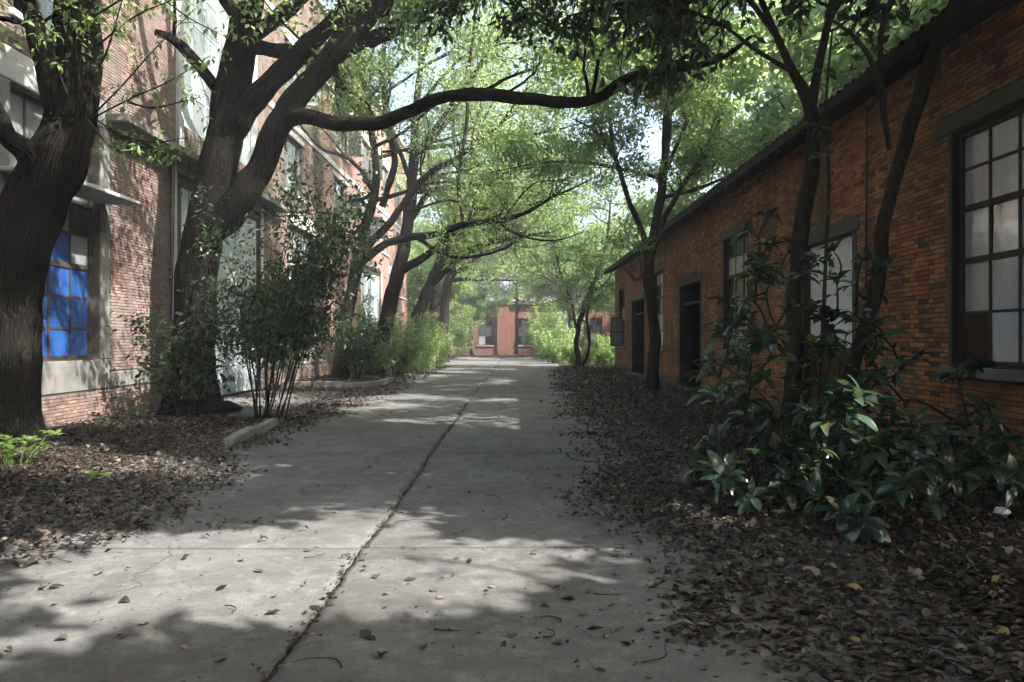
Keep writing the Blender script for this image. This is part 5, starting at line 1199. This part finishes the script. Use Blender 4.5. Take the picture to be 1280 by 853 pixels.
litter('thin scatter of dry leaves over the concrete road', sets_c, .004)
# larger leaves one can pick out singly on the concrete and on the litter
bl_ = [tpl_full(.34, .1, .12, rl_, 6), tpl_full(.4, -.15, .1, rl_, 6), tpl_full(.3, .2, .2, rl_, 6)]
def single_leaf(px, py, size, tone, label, group, lift=.004):
    Y = EYE * FPX / (py - CY); x = (px - CX) / FPX * Y; a = rl_.uniform(0, 6.28); b = MB(); z = np.array([rl_.normal(0, .15), rl_.normal(0, .15), 1]); z = unit(z); d = unit(np.cross(z, [math.sin(a), math.cos(a), 0])); xx = np.cross(d, z)
    b.inst(bl_[int(rl_.integers(3))], np.zeros((1, 3)), xx[None], d[None], z[None], size, tone); onr = -5.3 < x < 2.7
    put('fallen_leaf', (b, M_LITT, True), None, (x, Y, (.006 if onr else float(height(x, Y)) + .04) + lift), label, 'leaf', group)
for px, py in [(540, 742), (556, 748), (733, 740), (700, 735), (722, 770), (175, 783), (150, 752), (470, 725), (765, 720), (735, 690), (640, 800), (300, 700), (225, 810), (455, 800), (575, 700), (795, 770), (675, 760), (610, 735), (345, 745), (760, 800), (690, 805), (530, 815), (420, 640), (560, 620), (600, 590), (500, 640), (690, 640), (640, 560), (480, 580), (120, 720), (85, 800), (380, 690)]:
    single_leaf(px, py, rl_.uniform(.045, .085), rl_.uniform(.4, .95), 'single dry leaf lying on the bare concrete', 'single leaves on the concrete')
for px, py in [(1180, 705), (1130, 820), (1225, 790), (1010, 725), (975, 775), (1080, 745), (1170, 760), (1260, 800), (1100, 690), (930, 700), (1050, 800), (1150, 730), (1240, 720), (880, 690), (1000, 690)]:
    single_leaf(px, py, rl_.uniform(.12, .18), rl_.uniform(.6, 1.0), 'large pale leaf lying on top of the dark litter', 'large leaves on the litter')
def twig(px, py, L, label):
    Y = EYE * FPX / (py - CY); x = (px - CX) / FPX * Y; a = rl_.uniform(-.6, .6) + (0 if rl_.random() < .6 else 1.4); p = [np.array([-L / 2, 0, 0])]; c = rl_.normal(0, .35)
    for k in range(5): p.append(p[-1] + np.array([math.cos(a), math.sin(a), 0]) * L / 5); a += c + rl_.normal(0, .2)
    q, r_ = spline(np.array(p) + np.array([0, 0, .012]), 24, np.linspace(.0045, .002, 6)); b = MB(); b.tube(q, r_, 6, .001, 2)
    put('fallen_twig', (b, M_BARK2, True), None, (x, Y, .004), label, 'twig', 'twigs on the road')
for px, py, L in [(470, 838, .55), (840, 832, .5), (395, 700, .3), (725, 780, .35), (905, 800, .35), (520, 655, .6), (650, 652, .5), (700, 800, .3), (560, 790, .25), (640, 625, .4), (300, 760, .3), (760, 745, .3), (1010, 840, .4)]:
    twig(px, py, L * .62, 'thin dark curved twig lying on the concrete')

# twig fragments lying through the litter
def twig_debris(label, n, x0, x1, y0, y1, fn):
    x = rl_.uniform(x0, x1, n); y = y0 + (y1 - y0) * rl_.random(n) ** 1.6; k = rl_.random(n) < fn(x, y); b = MB()
    for xx, yy in zip(x[k], y[k]):
        a = rl_.uniform(0, 6.28); L = rl_.uniform(.06, .28); z = (.012 if -5.3 < xx < 2.7 else float(height(xx, yy)) + .045); p = np.array([xx, yy, z]); d_ = np.array([math.cos(a), math.sin(a), rl_.normal(0, .06)])
        b.tube(np.array([p - d_ * L / 2, p + rl_.normal(0, .02, 3) * np.array([1, 1, .2]), p + d_ * L / 2]), np.array([.004, .0035, .002]), 4)
    put('twig_debris', (b, M_BARK2), None, (0, 0, 0), label, 'twigs', None, 'stuff')
twig_debris('small broken twigs strewn through the workshop leaf litter', 700, .6, 5.2, 2.2, 16, f_right)
twig_debris('small broken twigs strewn through the factory leaf litter', 700, -8, -2.5, 3.5, 18, f_left)

# ================================================================== HAZE (humid, dusty air under the trees)
hz = MB(); hz.box(-240, 240, -170, 310, -1.2, 32)
hm, ht, ho = mat('haze_air'); pv_ = ht.nodes.new('ShaderNodeVolumePrincipled'); pv_.inputs['Color'].default_value = (.93, .96, 1.0, 1); pv_.inputs['Density'].default_value = HAZE; pv_.inputs['Anisotropy'].default_value = .2
ht.links.new(pv_.outputs[0], ho.inputs['Volume'])
put('haze', (hz, hm), None, (0, 0, 0), 'pale humid haze filling the tree-lined road', 'haze', None, 'stuff')
